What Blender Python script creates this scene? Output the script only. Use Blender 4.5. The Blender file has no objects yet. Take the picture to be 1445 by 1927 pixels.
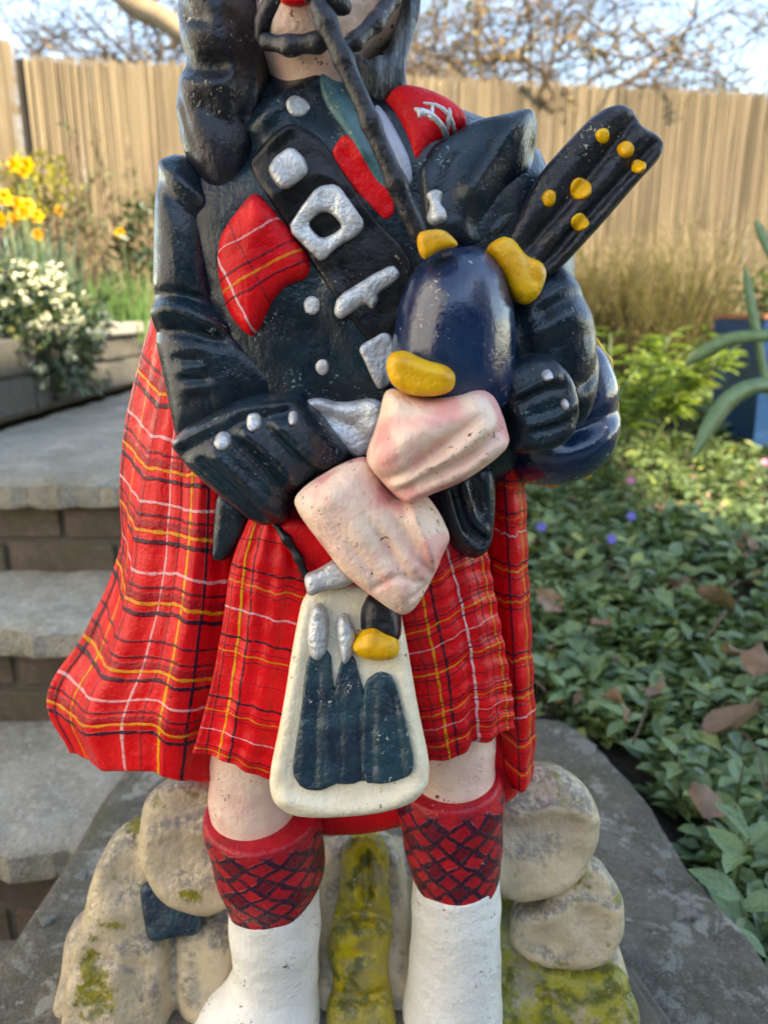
import bpy, math, random
import numpy as np
from mathutils import Vector, Matrix
R = math.radians
random.seed(7)
rng = np.random.default_rng(11)
scene = bpy.context.scene
COL = scene.collection

# ------------------------------------------------------------------ camera
D, ZC, TH, F = 0.52, 0.62, R(15.0), 1400.0      # distance, height, pitch, focal length in photo pixels
cam_d = bpy.data.cameras.new('camera')
cam = bpy.data.objects.new('camera', cam_d)
COL.objects.link(cam)
cam.location = (0, -D, ZC)
cam.rotation_euler = (R(90) - TH, 0, 0)
cam_d.sensor_fit = 'VERTICAL'
cam_d.sensor_height = 36.0
cam_d.lens = 36.0 * F / 1927.0
cam_d.clip_start = 0.01
cam_d.clip_end = 400
cam_d.dof.use_dof = True
cam_d.dof.focus_distance = 0.50
cam_d.dof.aperture_fstop = 5.8
scene.camera = cam

# ------------------------------------------------------------------ sky, sun, exposure
SUN_EL, SUN_AZ = R(36), R(128)      # azimuth measured clockwise from +Y (the view direction)
world = bpy.data.worlds.new('World')
scene.world = world
world.use_nodes = True
wn = world.node_tree
wn.nodes.clear()
sky = wn.nodes.new('ShaderNodeTexSky')
sky.sky_type = 'NISHITA'
sky.sun_disc = False
sky.sun_elevation = SUN_EL
sky.sun_rotation = SUN_AZ
sky.air_density = 1.0
sky.dust_density = 0.25
sky.ozone_density = 3.5
bg = wn.nodes.new('ShaderNodeBackground')
bg.inputs['Strength'].default_value = 0.15
wo = wn.nodes.new('ShaderNodeOutputWorld')
wn.links.new(sky.outputs[0], bg.inputs[0])
wn.links.new(bg.outputs[0], wo.inputs[0])
sun_d = bpy.data.lights.new('sun', 'SUN')
sun_d.energy = 3.8
sun_d.angle = R(0.6)
sun_d.color = (1.0, 0.98, 0.95)
sun = bpy.data.objects.new('sun', sun_d)
COL.objects.link(sun)
sd = Vector((math.sin(SUN_AZ) * math.cos(SUN_EL), math.cos(SUN_AZ) * math.cos(SUN_EL), math.sin(SUN_EL)))
sun.rotation_euler = sd.to_track_quat('Z', 'Y').to_euler()
sun.location = sd * 30
vs = scene.view_settings
vs.view_transform = 'Standard'
vs.look = 'None'
vs.exposure = 2.22
vs.gamma = 1.0
vs.use_curve_mapping = False
vs.use_white_balance = True          # the camera's own white balance, set for the shade
vs.white_balance_temperature = 8900
vs.white_balance_tint = 10
scene.cycles.use_denoising = True
scene.cycles.max_bounces = 6
scene.cycles.caustics_reflective = False
scene.cycles.caustics_refractive = False

# ------------------------------------------------------------------ placing helpers
CAM = np.array([0, -D, ZC])
FW = np.array([0, math.cos(TH), -math.sin(TH)])
UP = np.array([0, math.sin(TH), math.cos(TH)])
def ray(px, py):
    return FW + np.array([1.0, 0, 0]) * (px - 722.5) / F + UP * (963.5 - py) / F
def W(px, py, y):                    # point of the upright plane at depth y
    d = ray(px, py)
    return CAM + d * ((y + D) / d[1])
def G(px, py, z):                    # point of the level plane at height z
    d = ray(px, py)
    return CAM + d * ((z - ZC) / d[2])
def MPP(p):                          # metres that one photo pixel spans at p
    return float(np.dot(np.asarray(p) - CAM, FW)) / F

# ------------------------------------------------------------------ object helpers
def link(o, parent=None):
    COL.objects.link(o)
    if parent is not None:
        o.parent = parent
    return o
def tag(o, label=None, cat=None, group=None, kind=None):
    for k, v in (('label', label), ('category', cat), ('group', group), ('kind', kind)):
        if v:
            o[k] = v
    return o
def empty(name, loc=(0, 0, 0), rz=0.0):
    o = bpy.data.objects.new(name, None)
    o.empty_display_size = 0.05
    o.location = loc
    o.rotation_euler = (0, 0, rz)
    return link(o)
def mesh(name, v, f, mat, parent=None, smooth=True, uv=None, attr=None):
    me = bpy.data.meshes.new(name)
    v = np.asarray(v, dtype=np.float32)
    if isinstance(f, np.ndarray):
        n, k = f.shape
        me.vertices.add(len(v))
        me.vertices.foreach_set('co', v.ravel())
        me.loops.add(n * k)
        me.loops.foreach_set('vertex_index', f.ravel().astype(np.int32))
        me.polygons.add(n)
        me.polygons.foreach_set('loop_start', np.arange(0, n * k, k, dtype=np.int32))
        me.update(calc_edges=True)
        me.validate()
    else:
        me.from_pydata([tuple(map(float, p)) for p in v], [], f)
    if smooth:
        me.polygons.foreach_set('use_smooth', np.ones(len(me.polygons), dtype=bool))
    if uv is not None:
        li = np.empty(len(me.loops), dtype=np.int32)
        me.loops.foreach_get('vertex_index', li)
        lay = me.uv_layers.new(name='UVMap')
        lay.data.foreach_set('uv', np.asarray(uv, dtype=np.float32)[li].ravel())
    if attr is not None:
        for an, av in attr.items():
            a = me.attributes.new(an, 'FLOAT', 'POINT')
            a.data.foreach_set('value', np.asarray(av, dtype=np.float32))
    if mat is not None:
        me.materials.append(mat)
    o = bpy.data.objects.new(name, me)
    return link(o, parent)
def fuse(parts):                     # [(v, f-list)] -> one vertex and face list
    V, Fc, n = [], [], 0
    for v, f in parts:
        V.append(np.asarray(v, dtype=float)); Fc += [tuple(i + n for i in q) for q in f]; n += len(v)
    return np.concatenate(V), Fc
def box(c, s, bev=0.0):
    c = np.asarray(c, float); s = np.asarray(s, float) / 2
    if bev <= 0:
        v = [c + s * np.array(q) for q in ((-1,-1,-1),(1,-1,-1),(1,1,-1),(-1,1,-1),(-1,-1,1),(1,-1,1),(1,1,1),(-1,1,1))]
        return v, [(0,3,2,1),(4,5,6,7),(0,1,5,4),(1,2,6,5),(2,3,7,6),(3,0,4,7)]
    b = bev                           # chamfered on the four upright and all level edges
    def ring(z, ins):
        x, y = s[0] - ins, s[1] - ins
        k = min(b, x * .9, y * .9)
        return [(-x+k,-y,z),(x-k,-y,z),(x,-y+k,z),(x,y-k,z),(x-k,y,z),(-x+k,y,z),(-x,y-k,z),(-x,-y+k,z)]
    rs = [ring(-s[2], b), ring(-s[2] + b, 0), ring(s[2] - b, 0), ring(s[2], b)]
    v = [c + np.array(p) for r in rs for p in r]
    f = [tuple(range(7, -1, -1)), tuple(range(24, 32))]
    for k in range(3):
        for i in range(8):
            j = (i + 1) % 8
            f.append((k*8+i, k*8+j, k*8+8+j, k*8+8+i))
    return v, f
def tube_mesh(pts, rad, n=6, cap=True):
    pts = np.asarray(pts, float); m = len(pts)
    rad = np.broadcast_to(np.asarray(rad, float), (m,))
    t = np.gradient(pts, axis=0); t /= np.linalg.norm(t, axis=1)[:, None] + 1e-9
    ref = np.array([0.31, 0.17, 0.93]) if abs(t[0][2]) < .9 else np.array([1.0, .2, 0])
    v = []
    for p, d, r in zip(pts, t, rad):
        a = np.cross(d, ref); a /= np.linalg.norm(a) + 1e-9
        b = np.cross(d, a)
        for k in range(n):
            w = 2 * math.pi * k / n
            v.append(p + r * (math.cos(w) * a + math.sin(w) * b))
    f = [(i*n+k, i*n+(k+1) % n, (i+1)*n+(k+1) % n, (i+1)*n+k) for i in range(m-1) for k in range(n)]
    if cap:
        f += [tuple(range(n-1, -1, -1)), tuple((m-1)*n + k for k in range(n))]
    return v, f
def spline(pts, n):                  # Catmull-Rom through rows of any width
    p = np.asarray(pts, float)
    m = len(p)
    q = np.vstack([2*p[0]-p[1], p, 2*p[-1]-p[-2]])
    t = np.linspace(0, m - 1 - 1e-6, n)
    i = t.astype(int); u = (t - i)[:, None]
    a, b, c, d = q[i], q[i+1], q[i+2], q[i+3]
    return 0.5 * (2*b + (c-a)*u + (2*a-5*b+4*c-d)*u**2 + (3*b-a-3*c+d)*u**3)

# ------------------------------------------------------------------ material helpers
class NT:
    def __init__(s, name):
        s.m = bpy.data.materials.new(name); s.m.use_nodes = True
        s.t = s.m.node_tree; s.t.nodes.clear()
        s.out = s.n('ShaderNodeOutputMaterial')
        s.b = s.n('ShaderNodeBsdfPrincipled')
        s.l(s.b.outputs[0], s.out.inputs[0])
        s.tc = s.n('ShaderNodeTexCoord')
    def n(s, t): return s.t.nodes.new(t)
    def l(s, a, b): s.t.links.new(a, b)
    def put(s, sock, v):
        if isinstance(v, bpy.types.NodeSocket): s.l(v, sock)
        elif isinstance(v, tuple) and len(v) == 3 and sock.type == 'RGBA': sock.default_value = (*v, 1)
        else: sock.default_value = v
    def set(s, **k):
        for a, v in k.items(): s.put(s.b.inputs[a.replace('_', ' ')], v)
    def noise(s, scale, detail=3.0, rough=.55, vec=None, dist=0.0, out=0):
        x = s.n('ShaderNodeTexNoise')
        x.inputs['Scale'].default_value = scale; x.inputs['Detail'].default_value = detail
        x.inputs['Roughness'].default_value = rough; x.inputs['Distortion'].default_value = dist
        s.l(vec if vec is not None else s.tc.outputs['Object'], x.inputs['Vector'])
        return x.outputs[out]
    def voro(s, scale, feat='F1', vec=None, out='Distance'):
        x = s.n('ShaderNodeTexVoronoi'); x.feature = feat; x.inputs['Scale'].default_value = scale
        s.l(vec if vec is not None else s.tc.outputs['Object'], x.inputs['Vector'])
        return x.outputs[out]
    def math(s, op, a, b=None, c=None):
        x = s.n('ShaderNodeMath'); x.operation = op
        s.put(x.inputs[0], a)
        if b is not None: s.put(x.inputs[1], b)
        if c is not None: s.put(x.inputs[2], c)
        return x.outputs[0]
    def step(s, v, lo, hi, a=0.0, b=1.0):
        x = s.n('ShaderNodeMapRange'); x.interpolation_type = 'SMOOTHSTEP'
        s.put(x.inputs[0], v)
        for i, q in enumerate((lo, hi, a, b)): s.put(x.inputs[i+1], q)
        return x.outputs[0]
    def mix(s, fac, a, b, mode='MIX'):
        x = s.n('ShaderNodeMix'); x.data_type = 'RGBA'; x.blend_type = mode
        s.put(x.inputs[0], fac); s.put(x.inputs[6], a); s.put(x.inputs[7], b)
        return x.outputs[2]
    def scaled(s, sx, sy, sz, src='Object', rz=0.0):
        x = s.n('ShaderNodeMapping')
        x.inputs['Scale'].default_value = (sx, sy, sz); x.inputs['Rotation'].default_value = (0, 0, rz)
        s.l(s.tc.outputs[src], x.inputs[0])
        return x.outputs[0]
    def bump(s, h, strength=.3, dist=.002, prev=None):
        x = s.n('ShaderNodeBump'); x.inputs['Strength'].default_value = strength; x.inputs['Distance'].default_value = dist
        s.l(h, x.inputs['Height'])
        if prev is not None: s.l(prev, x.inputs['Normal'])
        return x.outputs[0]
    def attr(s, name):
        x = s.n('ShaderNodeAttribute'); x.attribute_name = name
        return x.outputs['Fac']
    def point(s):
        return s.n('ShaderNodeNewGeometry').outputs['Pointiness']

def finish(t, col, rough=.35, chip=.0, chipcol=(.55, .46, .34), wear=.0, wearcol=(.30, .22, .13), bump=.35, metallic=0.0,
           spec=.5, coat=0.0, extra=None, grain=1.0, speck=.0, speckcol=(.30, .38, .38)):
    """painted-plaster finish shared by every part of the figure: brush relief, chips, worn ridges"""
    fine = t.noise(420 * grain, 3, .6)
    brush = t.noise(80, 3, .6, t.scaled(1.6, 1.6, .35))
    mid = t.noise(95, 2, .5)
    if wear > 0:
        p = t.step(t.point(), .508, .565)
        wn_ = t.step(t.noise(170, 4, .7), .5, .66)
        m = t.math('MULTIPLY', t.math('MULTIPLY', p, wn_), wear)
        col = t.mix(m, col, wearcol)
    if speck > 0:                      # tiny flecks where the top coat has pin-holed
        m = t.math('MULTIPLY', t.step(t.voro(520), .10, .20, 1.0, 0.0), t.step(t.noise(26, 3, .6), .60 - speck*.25, .74 - speck*.2))
        col = t.mix(t.math('MULTIPLY', m, .85), col, speckcol)
    if chip > 0:
        a = t.noise(330, 3, .65, dist=.6)
        b = t.noise(38, 2, .5)
        m = t.step(t.math('ADD', a, t.math('MULTIPLY', b, .55)), 1.045 - chip * .12, 1.065 - chip * .12)
        col = t.mix(m, col, chipcol)
        rough_s = t.step(mid, .3, .7, rough * .72, rough * 1.35)
        rough_s = t.math('ADD', rough_s, t.math('MULTIPLY', m, .3))
    else:
        rough_s = t.step(mid, .3, .7, rough * .72, rough * 1.35)
    h = t.math('ADD', t.math('ADD', t.math('MULTIPLY', fine, .42), mid), t.math('ADD', t.math('MULTIPLY', t.noise(36, 2, .5), .5), t.math('MULTIPLY', brush, .5)))
    nb = t.bump(h, min(1.0, bump*1.5), .0022)
    if extra is not None:
        nb = t.bump(extra, .6, .0012, nb)
    t.set(Base_Color=col, Roughness=rough_s, Metallic=metallic, Normal=nb, Specular_IOR_Level=spec)
    if coat > 0:
        t.set(Coat_Weight=coat, Coat_Roughness=t.step(mid, .3, .7, .07, .22), Coat_Normal=nb)
    return t.m
def paint(name, c1, c2, scale=45, **k):
    t = NT(name)
    col = t.mix(t.step(t.noise(scale, 4, .6), .36, .66), c1, c2)
    return finish(t, col, **k)

# ------------------------------------------------------------------ signed-distance sculpting
def smin(a, b, k):
    if k <= 0: return np.minimum(a, b)
    h = np.maximum(k - np.abs(a - b), 0) / k
    return np.minimum(a, b) - h * h * k * .25
def smax(a, b, k): return -smin(-a, -b, k)
def chaikin(p, it=2):
    p = np.asarray(p, float)
    for _ in range(it):
        q = np.roll(p, -1, 0)
        p = np.stack([.8*p + .2*q, .2*p + .8*q], 1).reshape(-1, p.shape[1])
    return p
def poly_sd(p, A, B):
    q = np.roll(p, -1, 0)
    d = np.full(A.shape, 1e9); ins = np.zeros(A.shape, bool)
    for (x0, y0), (x1, y1) in zip(p, q):
        ex, ey = x1-x0, y1-y0
        t = np.clip(((A-x0)*ex + (B-y0)*ey) / (ex*ex+ey*ey+1e-14), 0, 1)
        d = np.minimum(d, (A-x0-t*ex)**2 + (B-y0-t*ey)**2)
        c = ((y0 > B) != (y1 > B)) & (A < (ex) * (B-y0) / (ey if abs(ey) > 1e-12 else 1e-12) + x0)
        ins ^= c
    return np.sqrt(d) * np.where(ins, -1, 1)
def line_d(pts, A, B):
    d = np.full(A.shape, 1e9)
    for (x0, y0), (x1, y1) in zip(pts[:-1], pts[1:]):
        ex, ey = x1-x0, y1-y0
        t = np.clip(((A-x0)*ex + (B-y0)*ey) / (ex*ex+ey*ey+1e-14), 0, 1)
        d = np.minimum(d, (A-x0-t*ex)**2 + (B-y0-t*ey)**2)
    return np.sqrt(d)
def line_taper(pts, A, B):              # 0 at both ends of a stroke, 1 in its middle
    pts = [np.asarray(p) for p in pts]; L = [np.linalg.norm(b-a) for a, b in zip(pts[:-1], pts[1:])]; tot = sum(L); s0 = 0
    best = np.full(A.shape, 1e9); out = np.zeros(A.shape)
    for a, b, l in zip(pts[:-1], pts[1:], L):
        e = b-a; t = np.clip(((A-a[0])*e[0] + (B-a[1])*e[1])/(l*l+1e-14), 0, 1)
        d = (A-a[0]-t*e[0])**2 + (B-a[1]-t*e[1])**2; m = d < best
        out = np.where(m, (s0+t*l)/tot, out); best = np.minimum(best, d); s0 += l
    return np.sin(np.pi*np.clip(.06+.90*out, 0, 1))**.8
def soften(d, n=8, depth=.010):          # round off the ridges of a distance field well inside the outline
    b = d
    for _ in range(3):
        for ax in (0, 1):
            c = np.cumsum(np.pad(b, [(n+1, n) if i == ax else (0, 0) for i in (0, 1)], mode='edge'), axis=ax)
            b = (np.take(c, range(2*n+1, c.shape[ax]), ax) - np.take(c, range(0, c.shape[ax]-2*n-1), ax))/(2*n+1)
    t = np.clip(-d/depth, 0, 1); t = t*t*(3-2*t)
    return d*(1-t) + b*t
class Frame:
    def __init__(s, c, y0, tilt=0.0, yaw=0.0):
        t, q = R(tilt), R(yaw)
        s.o = W(c[0], c[1], y0)
        s.n = np.array([math.sin(q)*math.cos(t), -math.cos(q)*math.cos(t), math.sin(t)])
        s.e1 = np.array([math.cos(q), math.sin(q), 0.0])
        s.e2 = np.cross(s.n, s.e1)
        s.m = MPP(s.o); s.c = c
    def ab(s, px, py):
        d = ray(px, py)
        p = CAM + d * (np.dot(s.o - CAM, s.n) / np.dot(d, s.n)) - s.o
        return np.array([np.dot(p, s.e1), np.dot(p, s.e2)])
class Vol:
    """a little sculpting volume: primitives are blended, then skinned with surface nets"""
    def __init__(s, h=.0018): s.h = h; s.ops = []; s.fr = None
    def op(s, fn, lo, hi, k=0.0, cut=False):
        s.ops.append((fn, np.asarray(lo) - k - 4*s.h, np.asarray(hi) + k + 4*s.h, k, cut)); return s
    def tube(s, pts, k=0.0, cut=False, sq=1.0):
        P = [(W(p[0], p[1], p[2]), p[3]) for p in pts]
        P = [(p, r * MPP(p)) for p, r in P]
        lo = np.min([p - r for p, r in P], 0); hi = np.max([p + r for p, r in P], 0)
        def fn(X, Y, Z):
            d = None
            for (a, ra), (b, rb) in zip(P[:-1], P[1:]):
                e = b - a
                t = np.clip(((X-a[0])*e[0] + (Y-a[1])*e[1] + (Z-a[2])*e[2]) / np.dot(e, e), 0, 1)
                q = np.sqrt((X-a[0]-t*e[0])**2 + ((Y-a[1]-t*e[1])/sq)**2 + (Z-a[2]-t*e[2])**2) - (ra + (rb-ra)*t)
                d = q if d is None else smin(d, q, .004)
            return d
        return s.op(fn, lo, hi, k, cut)
    def ball(s, px, py, y, rx, rz=None, ry=None, k=0.0, cut=False):
        c = W(px, py, y); m = MPP(c); r = np.array([rx, ry or rx, rz or rx]) * m
        def fn(X, Y, Z):
            q = np.sqrt(((X-c[0])/r[0])**2 + ((Y-c[1])/r[1])**2 + ((Z-c[2])/r[2])**2)
            return (q - 1) * r.min()
        return s.op(fn, c - r, c + r, k, cut)
    def slab(s, poly, y0, h, w, back=None, tilt=0.0, yaw=0.0, strokes=(), hole=None, k=0.0, cut=False, it=2, lump=0.0, lean=(0, 0), p=2.3):
        """outline given in photo pixels, swelling by h px towards the viewer and `back` px away from its own plane"""
        P0 = np.asarray(poly, float)
        fr = Frame((P0.min(0) + P0.max(0)) / 2, y0, tilt, yaw); s.fr = s.fr or fr
        m = fr.m; hf = h*m; hb = (back if back is not None else h)*m; w = w*m
        P = chaikin([fr.ab(*p) for p in P0], it)
        g = .0009
        pad = .02
        a0, b0 = P.min(0) - pad; a1, b1 = P.max(0) + pad
        ga = np.arange(a0, a1 + g, g); gb = np.arange(b0, b1 + g, g)
        A, B = np.meshgrid(ga, gb, indexing='ij')
        d2 = poly_sd(P, A, B)
        if hole is not None:
            d2 = np.maximum(d2, -poly_sd(chaikin([fr.ab(*p) for p in hole], 1), A, B))
        inr = float(-d2.min()); d2 = soften(d2, min(8, int(.22*inr/g)), min(.012, inr*.6)) if inr > .006 else d2
        rel = np.zeros(A.shape)
        for st in strokes:
            pts, sw, amp = st[0], st[1]*m, st[2]*m
            L = [fr.ab(*p) for p in pts]
            if len(L) > 2: L = list(spline(L, 4*len(L)))
            q = np.exp(-(line_d(L, A, B)/sw)**2)
            if len(st) > 3: q = q*line_taper(L, A, B)
            rel += amp*q
        if lump:
            ph = rng.uniform(0, 6.28, 12); fq = rng.uniform(60, 220, 12); an = rng.uniform(0, 6.28, 12)
            nz = sum(np.sin((A*math.cos(t)+B*math.sin(t))*f+p) / 5 for p, f, t in zip(ph, fq, an))
            rel += nz * lump * m
        rel += A*lean[0] + B*lean[1]
        T = np.stack([d2, rel]).astype(np.float32)
        ext = max(hf, hb) + abs(rel).max()
        cs = np.array([fr.o + fr.e1*a + fr.e2*b + fr.n*q for a in (P[:, 0].min(), P[:, 0].max()) for b in (P[:, 1].min(), P[:, 1].max()) for q in (-hb-abs(rel).max(), hf+abs(rel).max())])
        o, e1, e2, n = fr.o, fr.e1, fr.e2, fr.n
        mn = min(w, hf, hb)
        def fn(X, Y, Z):
            x, y, z = X-o[0], Y-o[1], Z-o[2]
            a = (x*e1[0] + y*e1[1] + z*e1[2] - a0) / g
            b = (x*e2[0] + y*e2[1] + z*e2[2] - b0) / g
            sn = x*n[0] + y*n[1] + z*n[2]
            a = np.clip(a, 0, len(ga)-1.001); b = np.clip(b, 0, len(gb)-1.001)
            a, b, sn = np.broadcast_arrays(a, b, sn)
            i = a.astype(np.int32); j = b.astype(np.int32); u = a-i; v = b-j
            def bl(t): return (t[i, j]*(1-u) + t[i+1, j]*u)*(1-v) + (t[i, j+1]*(1-u) + t[i+1, j+1]*u)*v
            d = bl(T[0]); r = bl(T[1])
            e = np.maximum(w + d, 0) / w
            q = sn - r
            hh = np.where(q > 0, hf, hb)
            return ((e**p + np.abs(q/hh)**p)**(1/p) - 1) * mn
        return s.op(fn, cs.min(0), cs.max(0), k, cut)
    def over(s, base, poly, t, strokes=(), hole=None, rnd=.8, lump=0.0, deep=14, it=2):
        """a raised patch that hugs the front of the form `base`, t px proud of it"""
        bf, bfr = base
        P0 = np.asarray(poly, float); c = (P0.min(0) + P0.max(0))/2
        d = ray(*c); tt = np.linspace(.25, .95, 2800)
        pts = CAM + d[None]*tt[:, None]
        val = np.array([float(bf(np.float32(q[0]).reshape(1,1,1), np.float32(q[1]).reshape(1,1,1), np.float32(q[2]).reshape(1,1,1)).ravel()[0]) for q in pts[::8]])
        hit = np.argmax(val < 0); q = pts[::8][hit] if (val < 0).any() else pts[::8][np.argmin(val)]
        fr = Frame(c, 0); fr.o = q; fr.n, fr.e1, fr.e2 = bfr.n, bfr.e1, bfr.e2; fr.m = MPP(q); s.fr = s.fr or fr
        m = fr.m; th = t*m; P = chaikin([fr.ab(*p) for p in P0], it)
        g = .0006; a0, b0 = P.min(0)-.012; a1, b1 = P.max(0)+.012
        ga = np.arange(a0, a1+g, g); gb = np.arange(b0, b1+g, g); A, B = np.meshgrid(ga, gb, indexing='ij')
        d2 = poly_sd(P, A, B)
        if hole is not None: d2 = np.maximum(d2, -poly_sd(chaikin([fr.ab(*p) for p in hole], 1), A, B))
        rel = np.zeros(A.shape)
        for st in strokes:
            L = [fr.ab(*p) for p in st[0]]
            if len(L) > 2: L = list(spline(L, 4*len(L)))
            rel += st[2]*m*np.exp(-(line_d(L, A, B)/(st[1]*m))**2)
        if lump:
            ph = rng.uniform(0, 6.28, 14); fq = rng.uniform(120, 600, 14); an = rng.uniform(0, 6.28, 14)
            nz = sum(np.sin((A*math.cos(w)+B*math.sin(w))*f+p)/5 for p, f, w in zip(ph, fq, an))
            rel += nz*lump*m; d2 = d2 + nz*lump*m*.5
        T = np.stack([d2, rel]).astype(np.float32); o, e1, e2, n = fr.o, fr.e1, fr.e2, fr.n
        cs = np.array([o + e1*a + e2*b + n*q_ for a in (P[:, 0].min(), P[:, 0].max()) for b in (P[:, 1].min(), P[:, 1].max()) for q_ in (-.075, .03 + th)])
        def fn(X, Y, Z):
            x, y, z = X-o[0], Y-o[1], Z-o[2]
            a = np.clip((x*e1[0]+y*e1[1]+z*e1[2]-a0)/g, 0, len(ga)-1.001); b = np.clip((x*e2[0]+y*e2[1]+z*e2[2]-b0)/g, 0, len(gb)-1.001)
            a, b = np.broadcast_arrays(a, b); i = a.astype(np.int32); j = b.astype(np.int32); u = a-i; v = b-j
            def bl(t_): return (t_[i, j]*(1-u)+t_[i+1, j]*u)*(1-v) + (t_[i, j+1]*(1-u)+t_[i+1, j+1]*u)*v
            bb = bf(X, Y, Z)
            return np.maximum(np.maximum(smax(bb - th - bl(T[1]), bl(T[0]) - (th*rnd*.28 + 2.5e-5), th*rnd*2.2 + 1e-4), -bb - deep*m), -.030 - (x*n[0]+y*n[1]+z*n[2]))
        return s.op(fn, cs.min(0), cs.max(0), 0.0, False)
    def plane(s, p, n, k=.002):       # keeps the side the normal points away from
        p = np.asarray(p); n = np.asarray(n, float); n = n/np.linalg.norm(n)
        s.ops.append((lambda X, Y, Z: (X-p[0])*n[0] + (Y-p[1])*n[1] + (Z-p[2])*n[2], None, None, k, 'keep'))
        return s
    def build(s, name, mat, parent, smooth=2, uv=None):
        h = s.h
        lo = np.min([o[1] for o in s.ops if o[4] is False], 0); hi = np.max([o[2] for o in s.ops if o[4] is False], 0)
        ax = [np.arange(lo[i], hi[i] + h, h, dtype=np.float32) for i in range(3)]
        V = np.full([len(q) for q in ax], .05, np.float32)
        for fn, l, u, k, cut in s.ops:
            if l is None:
                sl = tuple(slice(0, len(q)) for q in ax)
            else:
                sl = tuple(slice(max(0, int((l[i]-lo[i])/h)), max(0, min(len(ax[i]), int((u[i]-lo[i])/h)+2))) for i in range(3))
            X = ax[0][sl[0]][:, None, None]; Y = ax[1][sl[1]][None, :, None]; Z = ax[2][sl[2]][None, None, :]
            if X.size == 0 or Y.size == 0 or Z.size == 0: continue
            d = fn(X, Y, Z).astype(np.float32)
            V[sl] = smax(V[sl], d, k) if cut == 'keep' else (smax(V[sl], -d, k) if cut else smin(V[sl], d, k))
        v, f = surface_nets(V, smooth)
        v = v * h + lo
        if callable(uv): uv = uv(v)
        elif uv == 'plane':
            q = v - s.fr.o
            uv = np.stack([q @ s.fr.e1 / s.fr.m + s.fr.c[0], q @ s.fr.e2 / s.fr.m + (1927 - s.fr.c[1])], 1) / 1000.0
        return mesh(name, v, f, mat, parent, uv=uv)
def surface_nets(V, smooth=2):
    S = V < 0
    for a in range(3):                # never let the surface reach the border
        sl = [slice(None)]*3
        for e in (0, -1):
            sl[a] = e; S[tuple(sl)] = False
    nx, ny, nz = V.shape
    c = np.zeros((nx-1, ny-1, nz-1), np.int8)
    offs = [(i, j, k) for i in (0, 1) for j in (0, 1) for k in (0, 1)]
    for i, j, k in offs: c += S[i:nx-1+i, j:ny-1+j, k:nz-1+k]
    act = (c > 0) & (c < 8)
    idx = np.argwhere(act)
    num = np.full(act.shape, -1, np.int32); num[act] = np.arange(len(idx))
    acc = np.zeros((len(idx), 3)); cnt = np.zeros(len(idx))
    for p in offs:
        for a in range(3):
            if p[a] == 1: continue
            q = list(p); q[a] = 1
            A = idx + p; B = idx + q
            va = V[A[:, 0], A[:, 1], A[:, 2]]; vb = V[B[:, 0], B[:, 1], B[:, 2]]
            sa = S[A[:, 0], A[:, 1], A[:, 2]]; sb = S[B[:, 0], B[:, 1], B[:, 2]]
            m = sa != sb
            t = np.clip(va / np.where(np.abs(va-vb) < 1e-9, 1, va-vb), 0, 1)
            pt = np.array(p, float)[None, :].repeat(len(idx), 0); pt[:, a] += t
            acc[m] += pt[m]; cnt[m] += 1
    v = idx + acc / np.maximum(cnt, 1)[:, None]
    Q = []
    for a in range(3):
        b, d = (a+1) % 3, (a+2) % 3
        s0 = [slice(1, -1)]*3; s1 = [slice(1, -1)]*3
        s0[a] = slice(0, V.shape[a]-1); s1[a] = slice(1, V.shape[a])
        A = S[tuple(s0)]; B = S[tuple(s1)]
        for flip in (False, True):
            e = np.argwhere((A & ~B) if not flip else (~A & B))
            if len(e) == 0: continue
            base = e + np.array([0 if i == a else 1 for i in range(3)])
            def cell(db, dd):
                q = base.copy(); q[:, b] += db; q[:, d] += dd
                return num[q[:, 0], q[:, 1], q[:, 2]]
            quad = np.stack([cell(-1, -1), cell(0, -1), cell(0, 0), cell(-1, 0)], 1)
            Q.append(quad[:, ::-1] if flip else quad)
    f = np.concatenate(Q)
    f = f[(f >= 0).all(1)]
    e = np.concatenate([f[:, [0, 1]], f[:, [1, 2]], f[:, [2, 3]], f[:, [3, 0]]])
    for _ in range(smooth):
        s_ = np.zeros_like(v); n_ = np.zeros(len(v))
        for i in range(3):
            s_[:, i] = np.bincount(e[:, 0], v[e[:, 1], i], len(v)) + np.bincount(e[:, 1], v[e[:, 0], i], len(v))
        n_ = np.bincount(e[:, 0], minlength=len(v)) + np.bincount(e[:, 1], minlength=len(v))
        v = v*.5 + .5 * s_ / np.maximum(n_, 1)[:, None]
    return v, f
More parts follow.
